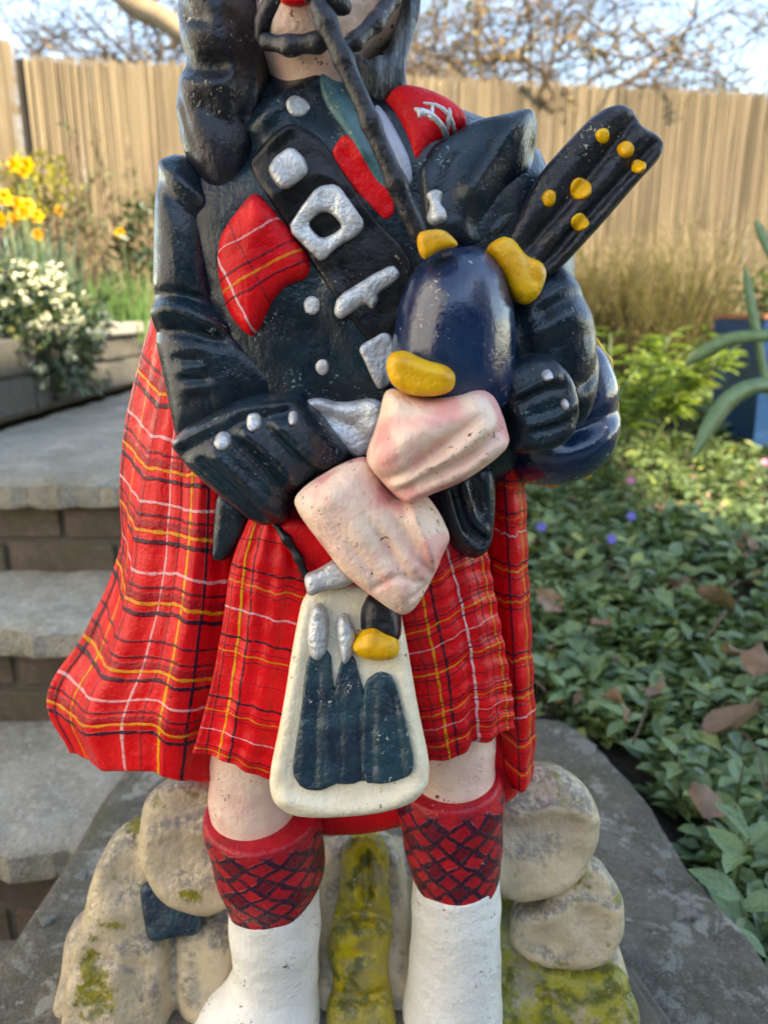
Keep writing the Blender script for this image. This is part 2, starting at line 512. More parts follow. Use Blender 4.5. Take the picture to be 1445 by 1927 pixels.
# ================================================================== the setting
def stone_mat(name, c1, c2, c3, scale=14, lichen=.0, lcol=(.42, .45, .40), bump=.6, rough=.8, green=.0):
    t = NT(name)
    col = t.mix(t.step(t.noise(scale, 5, .65), .32, .68), c1, c2)
    col = t.mix(t.math('MULTIPLY', t.step(t.noise(scale*7, 4, .7), .46, .66), .7), col, c3)
    if lichen > 0:
        m = t.step(t.math('ADD', t.noise(scale*1.3, 5, .72, dist=.4), t.math('MULTIPLY', t.noise(scale*9, 3, .7), .3)), .82-lichen*.3, .90-lichen*.3)
        col = t.mix(m, col, lcol)
        m2 = t.step(t.voro(scale*5, 'F1'), .10, .16, 1.0, 0.0)
        col = t.mix(t.math('MULTIPLY', m2, t.step(t.noise(scale, 2), .5, .6)), col, lcol)
    col = t.mix(t.math('MULTIPLY', t.step(t.noise(scale*.35, 5, .7), .46, .62), .45), col, (c2[0]*.6, c2[1]*.6, c2[2]*.55))
    if green > 0:
        col = t.mix(t.math('MULTIPLY', t.step(t.noise(scale*.8, 4, .6), .50, .68), green), col, (.13, .13, .05))
    col = t.mix(t.math('MULTIPLY', t.step(t.noise(scale*30, 3, .7), .50, .66), .5), col, (c3[0]*1.15, c3[1]*1.15, c3[2]*1.15))
    col = t.mix(t.math('MULTIPLY', t.step(t.noise(scale*18, 4, .75), .54, .66), .55), col, (c2[0]*.5, c2[1]*.5, c2[2]*.5))
    h = t.math('ADD', t.noise(scale*2, 6, .7), t.math('MULTIPLY', t.noise(scale*16, 5, .75), .6))
    t.set(Base_Color=col, Roughness=rough, Normal=t.bump(h, bump, .016), Specular_IOR_Level=.35)
    return t.m
PAVE = stone_mat('paving_stone', (.43, .395, .325), (.29, .265, .21), (.52, .485, .41), 9, .30, (.50, .49, .43), .8, .8, .3)
NOSE = stone_mat('tread_edge_stone', (.26, .25, .20), (.19, .18, .14), (.36, .34, .27), 16, .15, green=.5)
BRICK = stone_mat('old_brick', (.17, .115, .085), (.125, .095, .072), (.21, .155, .12), 16, .16, (.22, .20, .16), .7, .85, .35)
MORTAR = stone_mat('mortar', (.15, .12, .095), (.115, .098, .08), (.19, .16, .13), 40, 0, bump=.6, rough=.9, green=.3)
SLABM = stone_mat('lichen_slab', (.26, .23, .175), (.15, .132, .10), (.35, .315, .25), 15, .46, (.50, .48, .40), 1.0, .9, .5)
def soil_mat():
    t = NT('leaf_litter_soil')
    col = t.mix(t.step(t.noise(14, 5, .7), .35, .65), (.085, .066, .045), (.05, .042, .03))
    col = t.mix(t.step(t.noise(60, 4, .7), .52, .66), col, (.12, .085, .055))
    t.set(Base_Color=col, Roughness=.95, Normal=t.bump(t.noise(40, 6, .75), .9, .03))
    return t.m
SOIL = soil_mat()

def gz(x, y):                         # lie of the garden ground
    x = np.asarray(x, float); y = np.asarray(y, float)
    z = -.10 + .40*np.clip((y-.3)/3.2, 0, 1)**1.05 + .012*np.sin(x*5+y*3) + .01*np.sin(x*2.3-y*6.1)
    return np.where(y > 3.5, .30 + .02*np.sin(x), z)
def ground_mesh():
    xs = np.concatenate([[-300, -60, -20, -8], np.linspace(-4, 5, 73), [9, 20, 60, 300]])
    ys = np.concatenate([[-300, -60, -20, -6, -3], np.linspace(-1.5, 5, 66), [8, 16, 40, 120, 300]])
    X, Y = np.meshgrid(xs, ys, indexing='ij')
    Z = gz(X, Y)
    left = (X < -.42)                 # the stair well is cut lower on the left
    Z = np.where(left & (Y < 1.6) & (Y > -1.5), -.36, Z)
    Z = np.where(left & (Y >= 1.6), .20, Z)
    V = np.stack([X, Y, Z], -1).reshape(-1, 3)
    n, m = X.shape; I = np.arange(n*m).reshape(n, m)
    f = np.stack([I[:-1, :-1], I[1:, :-1], I[1:, 1:], I[:-1, 1:]], -1).reshape(-1, 4)
    return mesh('ground', V, f, SOIL)
tag(ground_mesh(), kind='structure')

# ---- garden steps on the left: stone treads on brick risers
steps = empty('steps', (-.8, .6, 0)); tag(steps, kind='structure')
def place(o, parent):                 # meshes are written in world space: keep them there under a moved Empty
    o.parent = parent
    o.matrix_parent_inverse = Matrix.Translation(parent.location).inverted() if parent.rotation_euler.z == 0 else parent.matrix_basis.inverted()
    return o
def rough_slab(name, x0, x1, y0, y1, ztop, th, mat, parent, amp=.006, nx=60, ny=14):
    xs = np.linspace(x0, x1, nx); ys = np.linspace(y0, y1, ny)
    X, Y = np.meshgrid(xs, ys, indexing='ij')
    ph = random.uniform(0, 9)
    n_ = amp*(np.sin(X*23+ph)*np.sin(Y*19+ph*2) + .6*np.sin(X*57+Y*41+ph))
    edge = np.minimum.reduce([X-x0, x1-X, Y-y0, y1-Y])
    Z = ztop + n_*.5 - .010*np.exp(-edge/.006)
    wx = .004*np.sin(Y*31+ph) ; wy = .005*np.sin(X*17+ph) + .004*np.sin(X*61+ph) + .003*np.sin(X*143+2*ph)
    top = np.stack([X+wx*(edge < .001), Y+wy*(Y < y0+.001), Z], -1).reshape(-1, 3)
    I = np.arange(nx*ny).reshape(nx, ny)
    f = [tuple(q) for q in np.stack([I[:-1, :-1], I[1:, :-1], I[1:, 1:], I[:-1, 1:]], -1).reshape(-1, 4)]
    loop = np.concatenate([I[:, 0], I[-1, 1:], I[-2::-1, -1], I[0, -2:0:-1]])
    V = list(top); N = len(V); L = len(loop)
    for dz in (.012, th-.008, th):
        for i in loop:
            p = top[i].copy(); p[2] = ztop - dz + .0015*math.sin(p[0]*80+dz*300)
            if dz == th:
                c = np.array([(x0+x1)/2, (y0+y1)/2]); p[:2] += (c-p[:2])*.01
            V.append(p)
    r = [list(loop)] + [list(range(N+k*L, N+(k+1)*L)) for k in range(3)]
    for a, b in zip(r[:-1], r[1:]):
        for i in range(L):
            j = (i+1) % L
            f.append((a[i], b[i], b[j], a[j]))
    f.append(tuple(r[-1][::-1]))
    o = mesh(name, V, f, mat); ntop = (nx-1)*(ny-1)
    o.data.polygons.foreach_set('use_smooth', np.arange(len(o.data.polygons)) < ntop)
    return place(o, parent)
EY = [.775, .545, .275, .02]; EZ = [.33, .15, -.03, -.21]        # front edge and top height of each tread
for k, (ey, ez) in enumerate(zip(EY, EZ)):
    back = 3.2 if k == 0 else EY[k-1] + .06
    if k == 0:
        rough_slab('tread', -.995, -.16, ey, 1.35, ez, .05, PAVE, steps, nx=60, ny=24)
        rough_slab('paving_slab', -.995, -.16, 1.362, 2.05, ez-.002, .05, PAVE, steps)
        rough_slab('paving_slab', -.995, -.16, 2.062, 3.25, ez-.003, .05, PAVE, steps)
    else:
        rough_slab('tread', -1.30, -.30, ey, back, ez, .05, PAVE, steps)
    zt, zb = ez-.052, (EZ[k+1] if k < 3 else -.36) - .01            # riser below this tread
    place(mesh('riser_core', *box((-.80, ey+.118, (zt+zb)/2), (1.0, .16, zt-zb)), MORTAR, smooth=False), steps)
    nrow = 2; rh = (zt-zb)/nrow
    bm_cache = None
    for r_ in range(nrow):
        x = -1.32 + (.11 if r_ % 2 else 0)
        while x < -.36:
            L = .205
            v, f = box((0, 0, 0), (L-.010, .10, rh-.010), .004)
            o = place(mesh('brick', v, f, BRICK, smooth=False), steps)
            c = np.array([x+L/2, ey+.082+random.uniform(-.004, .004), zb+rh*(r_+.5)])
            o.matrix_parent_inverse = Matrix.Identity(4)
            o.location = Vector(c) - steps.location
            o.rotation_euler = (random.uniform(-.02, .02), random.uniform(-.01, .01), random.uniform(-.015, .015))
            x += L
# ---- planter wall with coping along the left of the landing
pw = empty('planter_wall', (-1.08, 2.2, .33))
tag(pw, 'low grey planter wall with stone coping beside the top landing', 'wall')
WALLM = stone_mat('planter_wall_stone', (.105, .095, .085), (.075, .07, .062), (.15, .14, .125), 12, .10, (.26, .26, .24), .8, .9, .25)
COPE = stone_mat('coping_stone', (.33, .31, .27), (.25, .235, .20), (.40, .38, .33), 12, .1, bump=.5, green=.25)
def pw_box(name, c, s, mat, bev):
    v, f = box(c, s, bev); return place(mesh(name, v, f, mat, smooth=False), pw)
yy = 1.02
for r_ in range(2):
    yy = .78
    while yy < 3.4:
        L = random.uniform(.38, .5)
        pw_box('stone', (-1.06+random.uniform(-.003, .003), yy+L/2, .345+.052+r_*.104), (.12, L-.008, .098), WALLM, .006); yy += L
pw_box('wall_core', (-1.075, 2.1, .44), (.11, 2.6, .21), MORTAR, .004)
yy = 1.9
while yy < 3.4:
    L = .62
    pw_box('coping_slab', (-1.07, yy+L/2, .562), (.20, L-.006, .046), COPE, .007); yy += L

# ---- the lichened slab the figure stands on
def slab_rock():
    out = np.array([(-.385,-.30),(-.39,-.05),(-.382,.10),(-.376,.34),(-.36,.50),(-.25,.545),(0,.55),(.20,.552),(.29,.535),(.325,.47),(.350,.33),(.362,.20),(.385,.06),(.40,-.08),(.41,-.30),(.0,-.33)], float)
    c = np.array([0, .10])
    p = chaikin(out, 2)
    global SLAB_OUT; SLAB_OUT = p
    n = len(p); rings = []
    global nz
    def nz(x, y): return .0045*np.sin(x*17+1)*np.sin(y*21) + .003*np.sin(x*43+y*37) + .0016*np.sin(x*95-y*80)
    for s_ in list(np.linspace(0.02, .96, 26)) + [.985, 1.0]:
        q = c + (p-c)*s_
        z = nz(q[:, 0], q[:, 1]) - (.006 if s_ == .985 else .020 if s_ == 1.0 else 0)
        rings.append(np.column_stack([q, z]))
    for dz, s_ in ((-.06, 1.006), (-.12, 1.0), (-.15, .985)):
        q = c + (p-c)*s_ + .006*np.column_stack([np.sin(p[:, 1]*40+dz*70), np.sin(p[:, 0]*36+dz*90)])
        rings.append(np.column_stack([q, np.full(n, dz)]))
    V = np.concatenate(rings); f = []
    for k in range(len(rings)-1):
        for i in range(n):
            j = (i+1) % n; f.append((k*n+i, (k+1)*n+i, (k+1)*n+j, k*n+j))
    f.append(tuple(range(n))); f.append(tuple((len(rings)-1)*n+i for i in range(n-1, -1, -1)))
    return mesh('stone_slab', V, f, SLABM)
slab_o = slab_rock()
tag(slab_o, 'grey lichen-spotted stone slab under the piper statue', 'slab')
LICH = stone_mat('pale_lichen', (.46, .45, .38), (.34, .33, .28), (.52, .51, .44), 40, bump=1.0)
def lichen_patch(c, rx, ry, seed):
    r = random.Random(seed); n = 26; c = np.asarray(c); rad = [1 + .22*math.sin(3*k*.2417+seed) + .16*math.sin(7*k*.2417+2*seed) + r.uniform(-.10, .10) for k in range(n)]
    for k in range(n):
        while rad[k] > .05 and poly_sd(SLAB_OUT, np.array([[c[0]+rx*rad[k]*math.cos(k*6.2832/n)]]), np.array([[c[1]+ry*rad[k]*math.sin(k*6.2832/n)]]))[0, 0] > -.012: rad[k] *= .9
    V = [(c[0], c[1], nz(c[0], c[1])+.0022)]; f = [(0, 1+i, 1+(i+1) % n) for i in range(n)]
    for j, s_ in enumerate((.35, .65, .9, 1.0)):
        for k in range(n):
            x, y = c[0]+rx*rad[k]*s_*math.cos(k*6.2832/n), c[1]+ry*rad[k]*s_*math.sin(k*6.2832/n); V.append((x, y, nz(x, y) + (.0022, .0020, .0014, -.001)[j] + r.uniform(-.0004, .0004)))
        if j: f += [(1+(j-1)*n+i, 1+j*n+i, 1+j*n+(i+1) % n, 1+(j-1)*n+(i+1) % n) for i in range(n)]
    return mesh('lichen_patch', V, f, LICH, slab_o)
for i, (px, py, rx, ry) in enumerate(((1120,1400,.040,.020),(1180,1560,.010,.012),(1290,1720,.012,.010),(150,1640,.010,.010),(1240,1650,.008,.010),(90,1740,.008,.008))):
    lichen_patch(G(px, py, 0), rx, ry, i+1)
PLANK = stone_mat('weathered_plinth_wood', (.16, .13, .10), (.11, .09, .07), (.2, .17, .13), 20, .0, bump=.5)
pl_v, pl_f = [], []
plb = empty('plinth', (0, 0, 0))
tag(plb, 'weathered brown wooden plinth between the statue and the stone slab', 'plinth')
A = [G(62, 1927, .022), G(196, 1745, .022), G(1172, 1775, .022), G(1290, 1940, .022)]
plo = np.array([(A[0][0]-.005, -.2), (A[0][0], A[0][1]), (A[1][0], A[1][1]), (A[2][0], A[2][1]), (A[3][0], A[3][1]), (A[3][0]+.005, -.2)])
def loft(poly, levels):
    n = len(poly); c = poly.mean(0); V = []
    for z, s_ in levels: V += [(*(c+(p-c)*s_), z) for p in poly]
    f = [(k*n+i, k*n+(i+1) % n, (k+1)*n+(i+1) % n, (k+1)*n+i) for k in range(len(levels)-1) for i in range(n)]
    return V, f + [tuple(range(n-1, -1, -1)), tuple((len(levels)-1)*n+i for i in range(n))]
pd = chaikin(plo[::-1], 1)
mesh('board', *loft(pd, [(-.004, 1.0), (.010, 1.0), (.013, .985)]), PLANK, plb, smooth=False)
mesh('board', *loft(pd*np.array([.94, .94]), [(.0135, 1.0), (.022, 1.0), (.026, .98)]), PLANK, plb, smooth=False)

# ---- reed fence
FA, FB = G(50, 108, 1.75), G(1445, 178, 1.75)
fdir = (FB-FA)[:2]/np.linalg.norm((FB-FA)[:2])
def reed_mat():
    t = NT('dry_reed')
    r = t.attr('rnd')
    col = t.mix(t.step(r, 0, 1), (.22, .165, .095), (.29, .222, .135))
    col = t.mix(t.math('MULTIPLY', t.step(t.noise(7, 4, .6, t.scaled(1, 1, .18)), .42, .66), .7), col, (.19, .14, .085))
    t.set(Base_Color=col, Roughness=.75)
    return t.m
REED = reed_mat()
DKWOOD = stone_mat('dark_post_wood', (.035, .028, .022), (.025, .02, .016), (.06, .05, .04), 20, bump=.4)
fence = empty('reed_fence', (float(FA[0]+FB[0])/2, float(FA[1]+FB[1])/2, .3))
tag(fence, 'tall sunlit reed-screen fence across the back of the garden', 'fence')
def reeds(s0, s1, ztop, off, seed):
    r = np.random.default_rng(seed); n = int((s1-s0)/.0034)
    s_ = np.linspace(s0, s1, n) + r.normal(0, .002, n)
    w = r.uniform(.0018, .0038, n); top = ztop + r.normal(0, .010, n); d = off + r.normal(0, .003, n)
    x = FA[0] + fdir[0]*s_ - fdir[1]*d; y = FA[1] + fdir[1]*s_ + fdir[0]*d
    lean = r.normal(0, .007, n)
    V = np.zeros((n, 9, 3)); nrm = np.array([fdir[1], -fdir[0]])
    for k, z in enumerate((.15, .95, 0)):
        zz = top if k == 2 else np.full(n, z)
        cx = x + fdir[0]*lean*(k/2.); cy = y + fdir[1]*lean*(k/2.)
        for j, (a, b) in enumerate(((-1, 0), (0, .8), (1, 0))):
            V[:, k*3+j] = np.stack([cx + fdir[0]*w*a + nrm[0]*w*b, cy + fdir[1]*w*a + nrm[1]*w*b, zz], 1)
    f = np.array([(0,1,4,3),(1,2,5,4),(3,4,7,6),(4,5,8,7),(2,0,3,5),(5,3,6,8)])
    f = (np.arange(n)[:, None, None]*9 + f[None]).reshape(-1, 4)
    o = place(mesh('reed_screen', V.reshape(-1, 3), f, REED, attr={'rnd': r.uniform(0, 1, n).repeat(9)}), fence)
    o['kind'] = 'stuff'
flen = float(np.linalg.norm((FB-FA)[:2]))
reeds(-.01, flen+1.2, 1.75, 0, 3); reeds(-.01, flen+1.2, 1.74, .012, 4); reeds(-.01, flen+1.2, 1.73, .024, 14)
reeds(-1.0, -.05, 1.80, -.04, 5); reeds(-1.0, -.05, 1.79, -.03, 6)
for s_, ht in ((-.03, 1.60), (1.5, 1.5), (3.1, 1.5)):
    p = FA[:2] + fdir*s_ - np.array([-fdir[1], fdir[0]])*(-.045)
    place(mesh('post', *box((p[0], p[1], .15+ht/2), (.06, .06, ht), .004), DKWOOD, smooth=False), fence)
for z in (.6, 1.55):
    a = FA[:2] + fdir*-.9 + np.array([-fdir[1], fdir[0]])*.09; b = FA[:2] + fdir*(flen+1.1) + np.array([-fdir[1], fdir[0]])*.09
    place(mesh('rail', *tube_mesh([(a[0], a[1], z), ((a[0]+b[0])/2, (a[1]+b[1])/2, z), (b[0], b[1], z)], .02, 6), DKWOOD), fence)

# ---- gabled block added unseen at the right: it keeps the near garden in shade
RENDER = stone_mat('pale_render', (.62, .60, .55), (.56, .54, .50), (.66, .64, .6), 3, bump=.2)
ROOFM = stone_mat('slate_roof', (.09, .09, .1), (.07, .07, .075), (.12, .12, .13), 6, bump=.4)
shade_caster = empty('shade_caster', (3.95, -5.4, -.1))
tag(shade_caster, 'narrow pale rendered block with a slate roof, added unseen to shade the garden', 'shade_caster')
place(mesh('wall', *box((3.95, -5.4, 1.95), (1.7, 7.6, 4.2), .01), RENDER, smooth=False), shade_caster)
rv = [(2.85, -9.4, 4.05), (5.05, -9.4, 4.05), (5.05, -1.4, 4.05), (2.85, -1.4, 4.05), (3.95, -9.4, 4.9), (3.95, -1.4, 4.9)]
place(mesh('roof', rv, [(0, 4, 5, 3), (1, 2, 5, 4), (0, 1, 4), (2, 3, 5), (0, 3, 2, 1)], ROOFM, smooth=False), shade_caster)
t_ = NT('window_glass'); t_.set(Base_Color=(.02, .03, .04), Roughness=.05)
for y_ in (-7.4, -4.2):
    w_ = place(mesh('window', *box((3.085, y_, 1.7), (.06, 1.2, 1.2), .01), paint('window_frame_paint', (.7, .7, .68), (.65, .65, .63)), smooth=False), shade_caster)
    p_ = mesh('pane', *box((3.06, y_, 1.7), (.03, 1.05, 1.05)), t_.m, smooth=False); p_.parent = w_; p_.matrix_parent_inverse = Matrix.Identity(4)
    p_.matrix_parent_inverse = w_.matrix_parent_inverse.inverted() @ Matrix.Identity(4) if False else Matrix.Identity(4)

# ---- evergreen screen added unseen behind the camera to darken reflections
def dimming_hedge():
    r = np.random.default_rng(8); o = empty('dimming_hedge', (-1.2, -3.6, -.15)); tag(o, 'clipped evergreen screen added unseen behind the viewpoint to dim the front light', 'dimming_hedge')
    xs = np.linspace(-5.5, 4.0, 60); prof = [(-.45, 0), (-.52, .6), (-.48, 1.4), (-.30, 1.75), (.0, 1.8), (.30, 1.75), (.48, 1.4), (.5, .6), (.45, 0)]
    V = []
    for x in xs:
        for y, z in prof: V.append((x + r.normal(0, .03), y + r.normal(0, .05), z + (r.normal(0, .05) if z > 0 else 0)))
    m = len(prof); f = [(i*m+j, (i+1)*m+j, (i+1)*m+j+1, i*m+j+1) for i in range(len(xs)-1) for j in range(m-1)]
    t = NT('hedge_leaf'); t.set(Base_Color=t.mix(t.step(t.noise(16, 5, .7), .35, .65), (.022, .040, .016), (.07, .10, .04)), Roughness=.6, Normal=t.bump(t.noise(30, 4, .7), 1.0, .06))
    mesh('foliage', V, f, t.m, o)
    for x in (-4.2, -2.2, -.2, 1.8): mesh('trunk', *tube_mesh([(x, 0, -.1), (x+.03, .02, .6), (x, 0, 1.1)], [.05, .04, .02], 7), DKWOOD, o)
dimming_hedge()

# ---- pale sunlit lean-to added unseen left of the camera to bounce light
SHEDW = stone_mat('white_render', (.80, .78, .73), (.74, .72, .67), (.83, .81, .77), 3, bump=.2)
bounce_shed = empty('bounce_outbuilding', (-3.2, -1.7, -.3)); tag(bounce_shed, 'pale rendered lean-to added unseen left of the viewpoint to bounce sunlight', 'added_building')
place(mesh('wall', *box((-3.2, -1.7, 1.25), (2.0, 5.2, 3.1), .01), SHEDW, smooth=False), bounce_shed)
place(mesh('roof', [(-2.12, -4.5, 2.8), (-2.12, 1.1, 2.8), (-4.4, 1.1, 3.5), (-4.4, -4.5, 3.5), (-2.12, -4.5, 2.88), (-2.12, 1.1, 2.88), (-4.4, 1.1, 3.58), (-4.4, -4.5, 3.58)], [(0,1,2,3),(7,6,5,4),(0,4,5,1),(1,5,6,2),(2,6,7,3),(3,7,4,0)], ROOFM, smooth=False), bounce_shed)
place(mesh('door', *box((-2.19, -3.3, .75), (.05, .85, 2.0), .008), DKWOOD, smooth=False), bounce_shed)

# ---- pale paving added unseen around the viewpoint to bounce skylight upward
bounce_patio = empty('bounce_patio', (0, -2, -.10)); tag(bounce_patio, kind='structure')
pvm = {}
for i in range(8):
    for j in range(5):
        w_, d_ = .62, .60
        if 'm' not in pvm:
            o_ = mesh('paving_slab', *box((0, 0, 0), (w_-.012, d_-.012, .05), .006), PAVE, bounce_patio, smooth=False); pvm['m'] = o_.data
        else:
            o_ = link(bpy.data.objects.new('paving_slab', pvm['m']), bounce_patio)
        o_.location = (-2.05+i*w_+(.31 if j % 2 else 0), 1.2-j*d_, .015+random.uniform(-.003, .003))
# ================================================================== planting
def leaf_mat(name, c1, c2, c3=None, rough=.42, trans=.25, vein=False):
    t = NT(name)
    r = t.attr('rnd')
    col = t.mix(r, c1, c2)
    if c3 is not None: col = t.mix(t.step(r, .86, .9), col, c3)
    col = t.mix(t.math('MULTIPLY', t.step(t.noise(45, 3, .6), .4, .65), .45), col, (c1[0]*.6, c1[1]*.6, c1[2]*.6))
    t.set(Base_Color=col, Roughness=rough)
    if trans > 0:
        tr = t.n('ShaderNodeBsdfTranslucent'); t.put(tr.inputs[0], t.mix(.5, col, (.20, .30, .03)))
        ms = t.n('ShaderNodeMixShader'); ms.inputs[0].default_value = trans
        t.l(t.b.outputs[0], ms.inputs[1]); t.l(tr.outputs[0], ms.inputs[2]); t.l(ms.outputs[0], t.out.inputs[0])
    return t.m
VINCA = leaf_mat('periwinkle_leaf', (.065, .125, .048), (.27, .36, .14), (.38, .42, .12), .30, .28)
DRYM = leaf_mat('dead_leaf', (.20, .115, .07), (.34, .215, .14), None, .8, .1)
STRAP = leaf_mat('strap_leaf', (.19, .30, .12), (.25, .36, .16), None, .5, .3)
BLUEG = leaf_mat('daffodil_leaf', (.075, .135, .085), (.13, .20, .125), None, .5, .25)
FRESH = leaf_mat('fresh_grass_leaf', (.07, .15, .04), (.13, .23, .065), None, .5, .3)
DARKL = leaf_mat('shrub_leaf', (.020, .042, .020), (.055, .085, .034), (.15, .16, .05), .38, .15)
EUPH = leaf_mat('euphorbia_leaf', (.22, .33, .07), (.36, .44, .11), (.46, .50, .13), .5, .35)
DRYG = leaf_mat('dry_grass', (.24, .175, .085), (.36, .275, .15), None, .8, .2)
CREAMF = leaf_mat('cream_floret', (.74, .70, .42), (.84, .82, .60), None, .6, .2)
YELF = leaf_mat('daffodil_petal', (.80, .42, .008), (.86, .58, .02), None, .5, .2)
ORNF = leaf_mat('daffodil_trumpet', (.82, .30, .005), (.80, .36, .008), None, .5, .2)
VIOL = leaf_mat('violet_petal', (.13, .10, .50), (.20, .16, .62), None, .5, .2)
PINK = leaf_mat('pink_petal', (.55, .10, .25), (.62, .20, .36), None, .5, .2)
BARK = stone_mat('twig_bark', (.12, .08, .05), (.085, .056, .036), (.17, .12, .075), 30, bump=.4)
STEMM = leaf_mat('green_stem', (.08, .12, .04), (.12, .16, .06), None, .5, 0)

def leaves(pos, dirs, up, ln, wd, curl, mid=.38):
    """many small folded leaves: arrays in, one vertex and face array out"""
    n = len(pos)
    d = dirs/np.linalg.norm(dirs, axis=1)[:, None]
    s_ = np.cross(d, up); s_ /= np.linalg.norm(s_, axis=1)[:, None] + 1e-9
    u = np.cross(s_, d)
    ln = ln[:, None]; wd = wd[:, None]; curl = curl[:, None]
    def at(t, a, h): return pos + d*ln*t + s_*wd*a*.5 + u*(ln*(h - curl*t*t))
    V = np.stack([at(0, 0, 0), at(mid, -1, .10), at(mid, 0, .0), at(mid, 1, .10), at(.74, -.72, .08), at(.74, 0, 0), at(.74, .72, .08), at(1, 0, 0)], 1)
    T = np.array([(0,2,1),(0,3,2),(1,2,5),(1,5,4),(2,3,6),(2,6,5),(4,5,7),(5,6,7)])
    f = (np.arange(n)[:, None, None]*8 + T[None]).reshape(-1, 3)
    return V.reshape(-1, 3), f
def blades(pos, dirs, ln, wd, droop, seg=5, r=rng):
    n = len(pos); V = np.zeros((n, (seg+1)*2, 3))
    h = dirs.copy(); h[:, 2] = 0; h /= np.linalg.norm(h, axis=1)[:, None] + 1e-9
    s_ = np.stack([-h[:, 1], h[:, 0], np.zeros(n)], 1)
    ph = r.uniform(-.6, .6, n)[:, None]; s_ = s_*np.cos(ph) + np.array([0, 0, 1.])*0 + h*np.sin(ph)
    d = dirs/np.linalg.norm(dirs, axis=1)[:, None]; p = pos.copy()
    for k in range(seg+1):
        t = k/seg; w = wd*(1 - t**2.2)*.5 + .0004
        V[:, 2*k] = p - s_*w[:, None]; V[:, 2*k+1] = p + s_*w[:, None]
        d = d + np.array([0, 0, -1.])*(droop[:, None]*(t+.15)/seg*2); d /= np.linalg.norm(d, axis=1)[:, None]
        p = p + d*(ln/seg)[:, None]
    f = np.array([(2*k, 2*k+1, 2*k+3, 2*k+2) for k in range(seg)])
    f = (np.arange(n)[:, None, None]*(2*seg+2) + f[None]).reshape(-1, 4)
    return V.reshape(-1, 3), f
def unit(v): return v/np.linalg.norm(v, axis=-1, keepdims=True)
def at_origin(o, p):                  # shift a world-space mesh so that its origin is p
    o.data.transform(Matrix.Translation(-Vector(p))); o.location = p
    return o

# ---- periwinkle carpet on the right (uncountable), then the near sprigs one by one
def inslab(x, y): return (x < .405) & (x > -.42) & (y < .56)
def carpet():
    r = np.random.default_rng(21); P, Dr, U, Ln, Wd, Rd = [], [], [], [], [], []
    n = 2300
    x = r.uniform(.30, 2.3, n*6); y = r.uniform(-.1, 3.3, n*6)
    ok = ~inslab(x, y) & (x < .42 + (y+.55)*.62) & (x > .02+.0*y) ; x, y = x[ok][:n*2], y[ok][:n*2]
    x2 = r.uniform(-.15, .5, 900); y2 = r.uniform(.57, 2.6, 900)
    x3 = r.uniform(.36, .95, 2600); y3 = r.uniform(-.12, .95, 2600); k3 = ~inslab(x3, y3); x = np.concatenate([x, x2, x3[k3][:1100]]); y = np.concatenate([y, y2, y3[k3][:1100]])
    for a, b in zip(x, y):
        z = float(gz(a, b)); h = r.uniform(.015, .085); k = r.integers(4, 8)
        ax = unit(np.array([r.normal(0, .5), r.normal(0, .5), 1.0]))
        sc = r.uniform(.7, 1.25)*(1.0 if b < 1.4 else .8); c = r.uniform(0, 1)
        for j in range(k):
            an = 2.4*j + r.uniform(-.3, .3); e = r.uniform(.05, .75)
            q = np.array([math.cos(an)*math.cos(e), math.sin(an)*math.cos(e), math.sin(e)])
            P.append((a, b, z+h*(.5+.5*j/k))); Dr.append(q); U.append(ax + .3*q*0 + np.array([0, 0, .6]))
            L = r.uniform(.020, .056)*sc; Ln.append(L); Wd.append(L*r.uniform(.42, .58)); Rd.append(np.clip(c*.6 + r.uniform(0, .4), 0, 1) if r.random() > .05 else .95)
    V, f = leaves(np.array(P), np.array(Dr), np.array(U), np.array(Ln), np.array(Wd), r.uniform(0, .35, len(P)))
    o = mesh('periwinkle_carpet', V, f, VINCA, attr={'rnd': np.repeat(Rd, 8)})
    tag(o, 'low evergreen periwinkle carpet covering the ground right of the statue', 'ground cover', kind='stuff')
    # fine pale grass and moss between, farther back
    m = 5200
    x = r.uniform(-.1, 2.3, m); y = r.uniform(.6, 3.3, m); z = gz(x, y)
    d = np.stack([r.normal(0, .7, m), r.normal(0, .7, m), np.ones(m)], 1)
    V, f = blades(np.stack([x, y, z], 1), unit(d), r.uniform(.03, .085, m), r.uniform(.0015, .004, m), r.uniform(.2, 1.2, m), 4, r)
    o = mesh('grass', V, f, FRESH, attr={'rnd': r.uniform(0, 1, m).repeat(10)})
    tag(o, 'fine green grass growing through the periwinkle', 'grass', kind='stuff')
carpet()
def litter():
    r = np.random.default_rng(77); n = 2600
    x = r.uniform(-.1, 2.2, n*2); y = r.uniform(-.1, 3.2, n*2); ok = ~inslab(x, y) & (x > .0); x, y = x[ok][:n], y[ok][:n]; n = len(x)
    P = np.stack([x, y, gz(x, y) + r.uniform(.005, .06, n)], 1)
    V, f = leaves(P, unit(np.stack([r.normal(0, 1, n), r.normal(0, 1, n), r.normal(0, .3, n)], 1)), unit(r.normal(0, .5, (n, 3)) + [0, 0, 1]), r.uniform(.012, .05, n), r.uniform(.006, .024, n), r.uniform(-.4, .4, n))
    o = mesh('leaf_litter', V, f, DRYM, attr={'rnd': r.uniform(0, 1, n).repeat(8)}); tag(o, 'scraps of dry tan leaf litter between the periwinkle', 'leaf litter', kind='stuff')
litter()
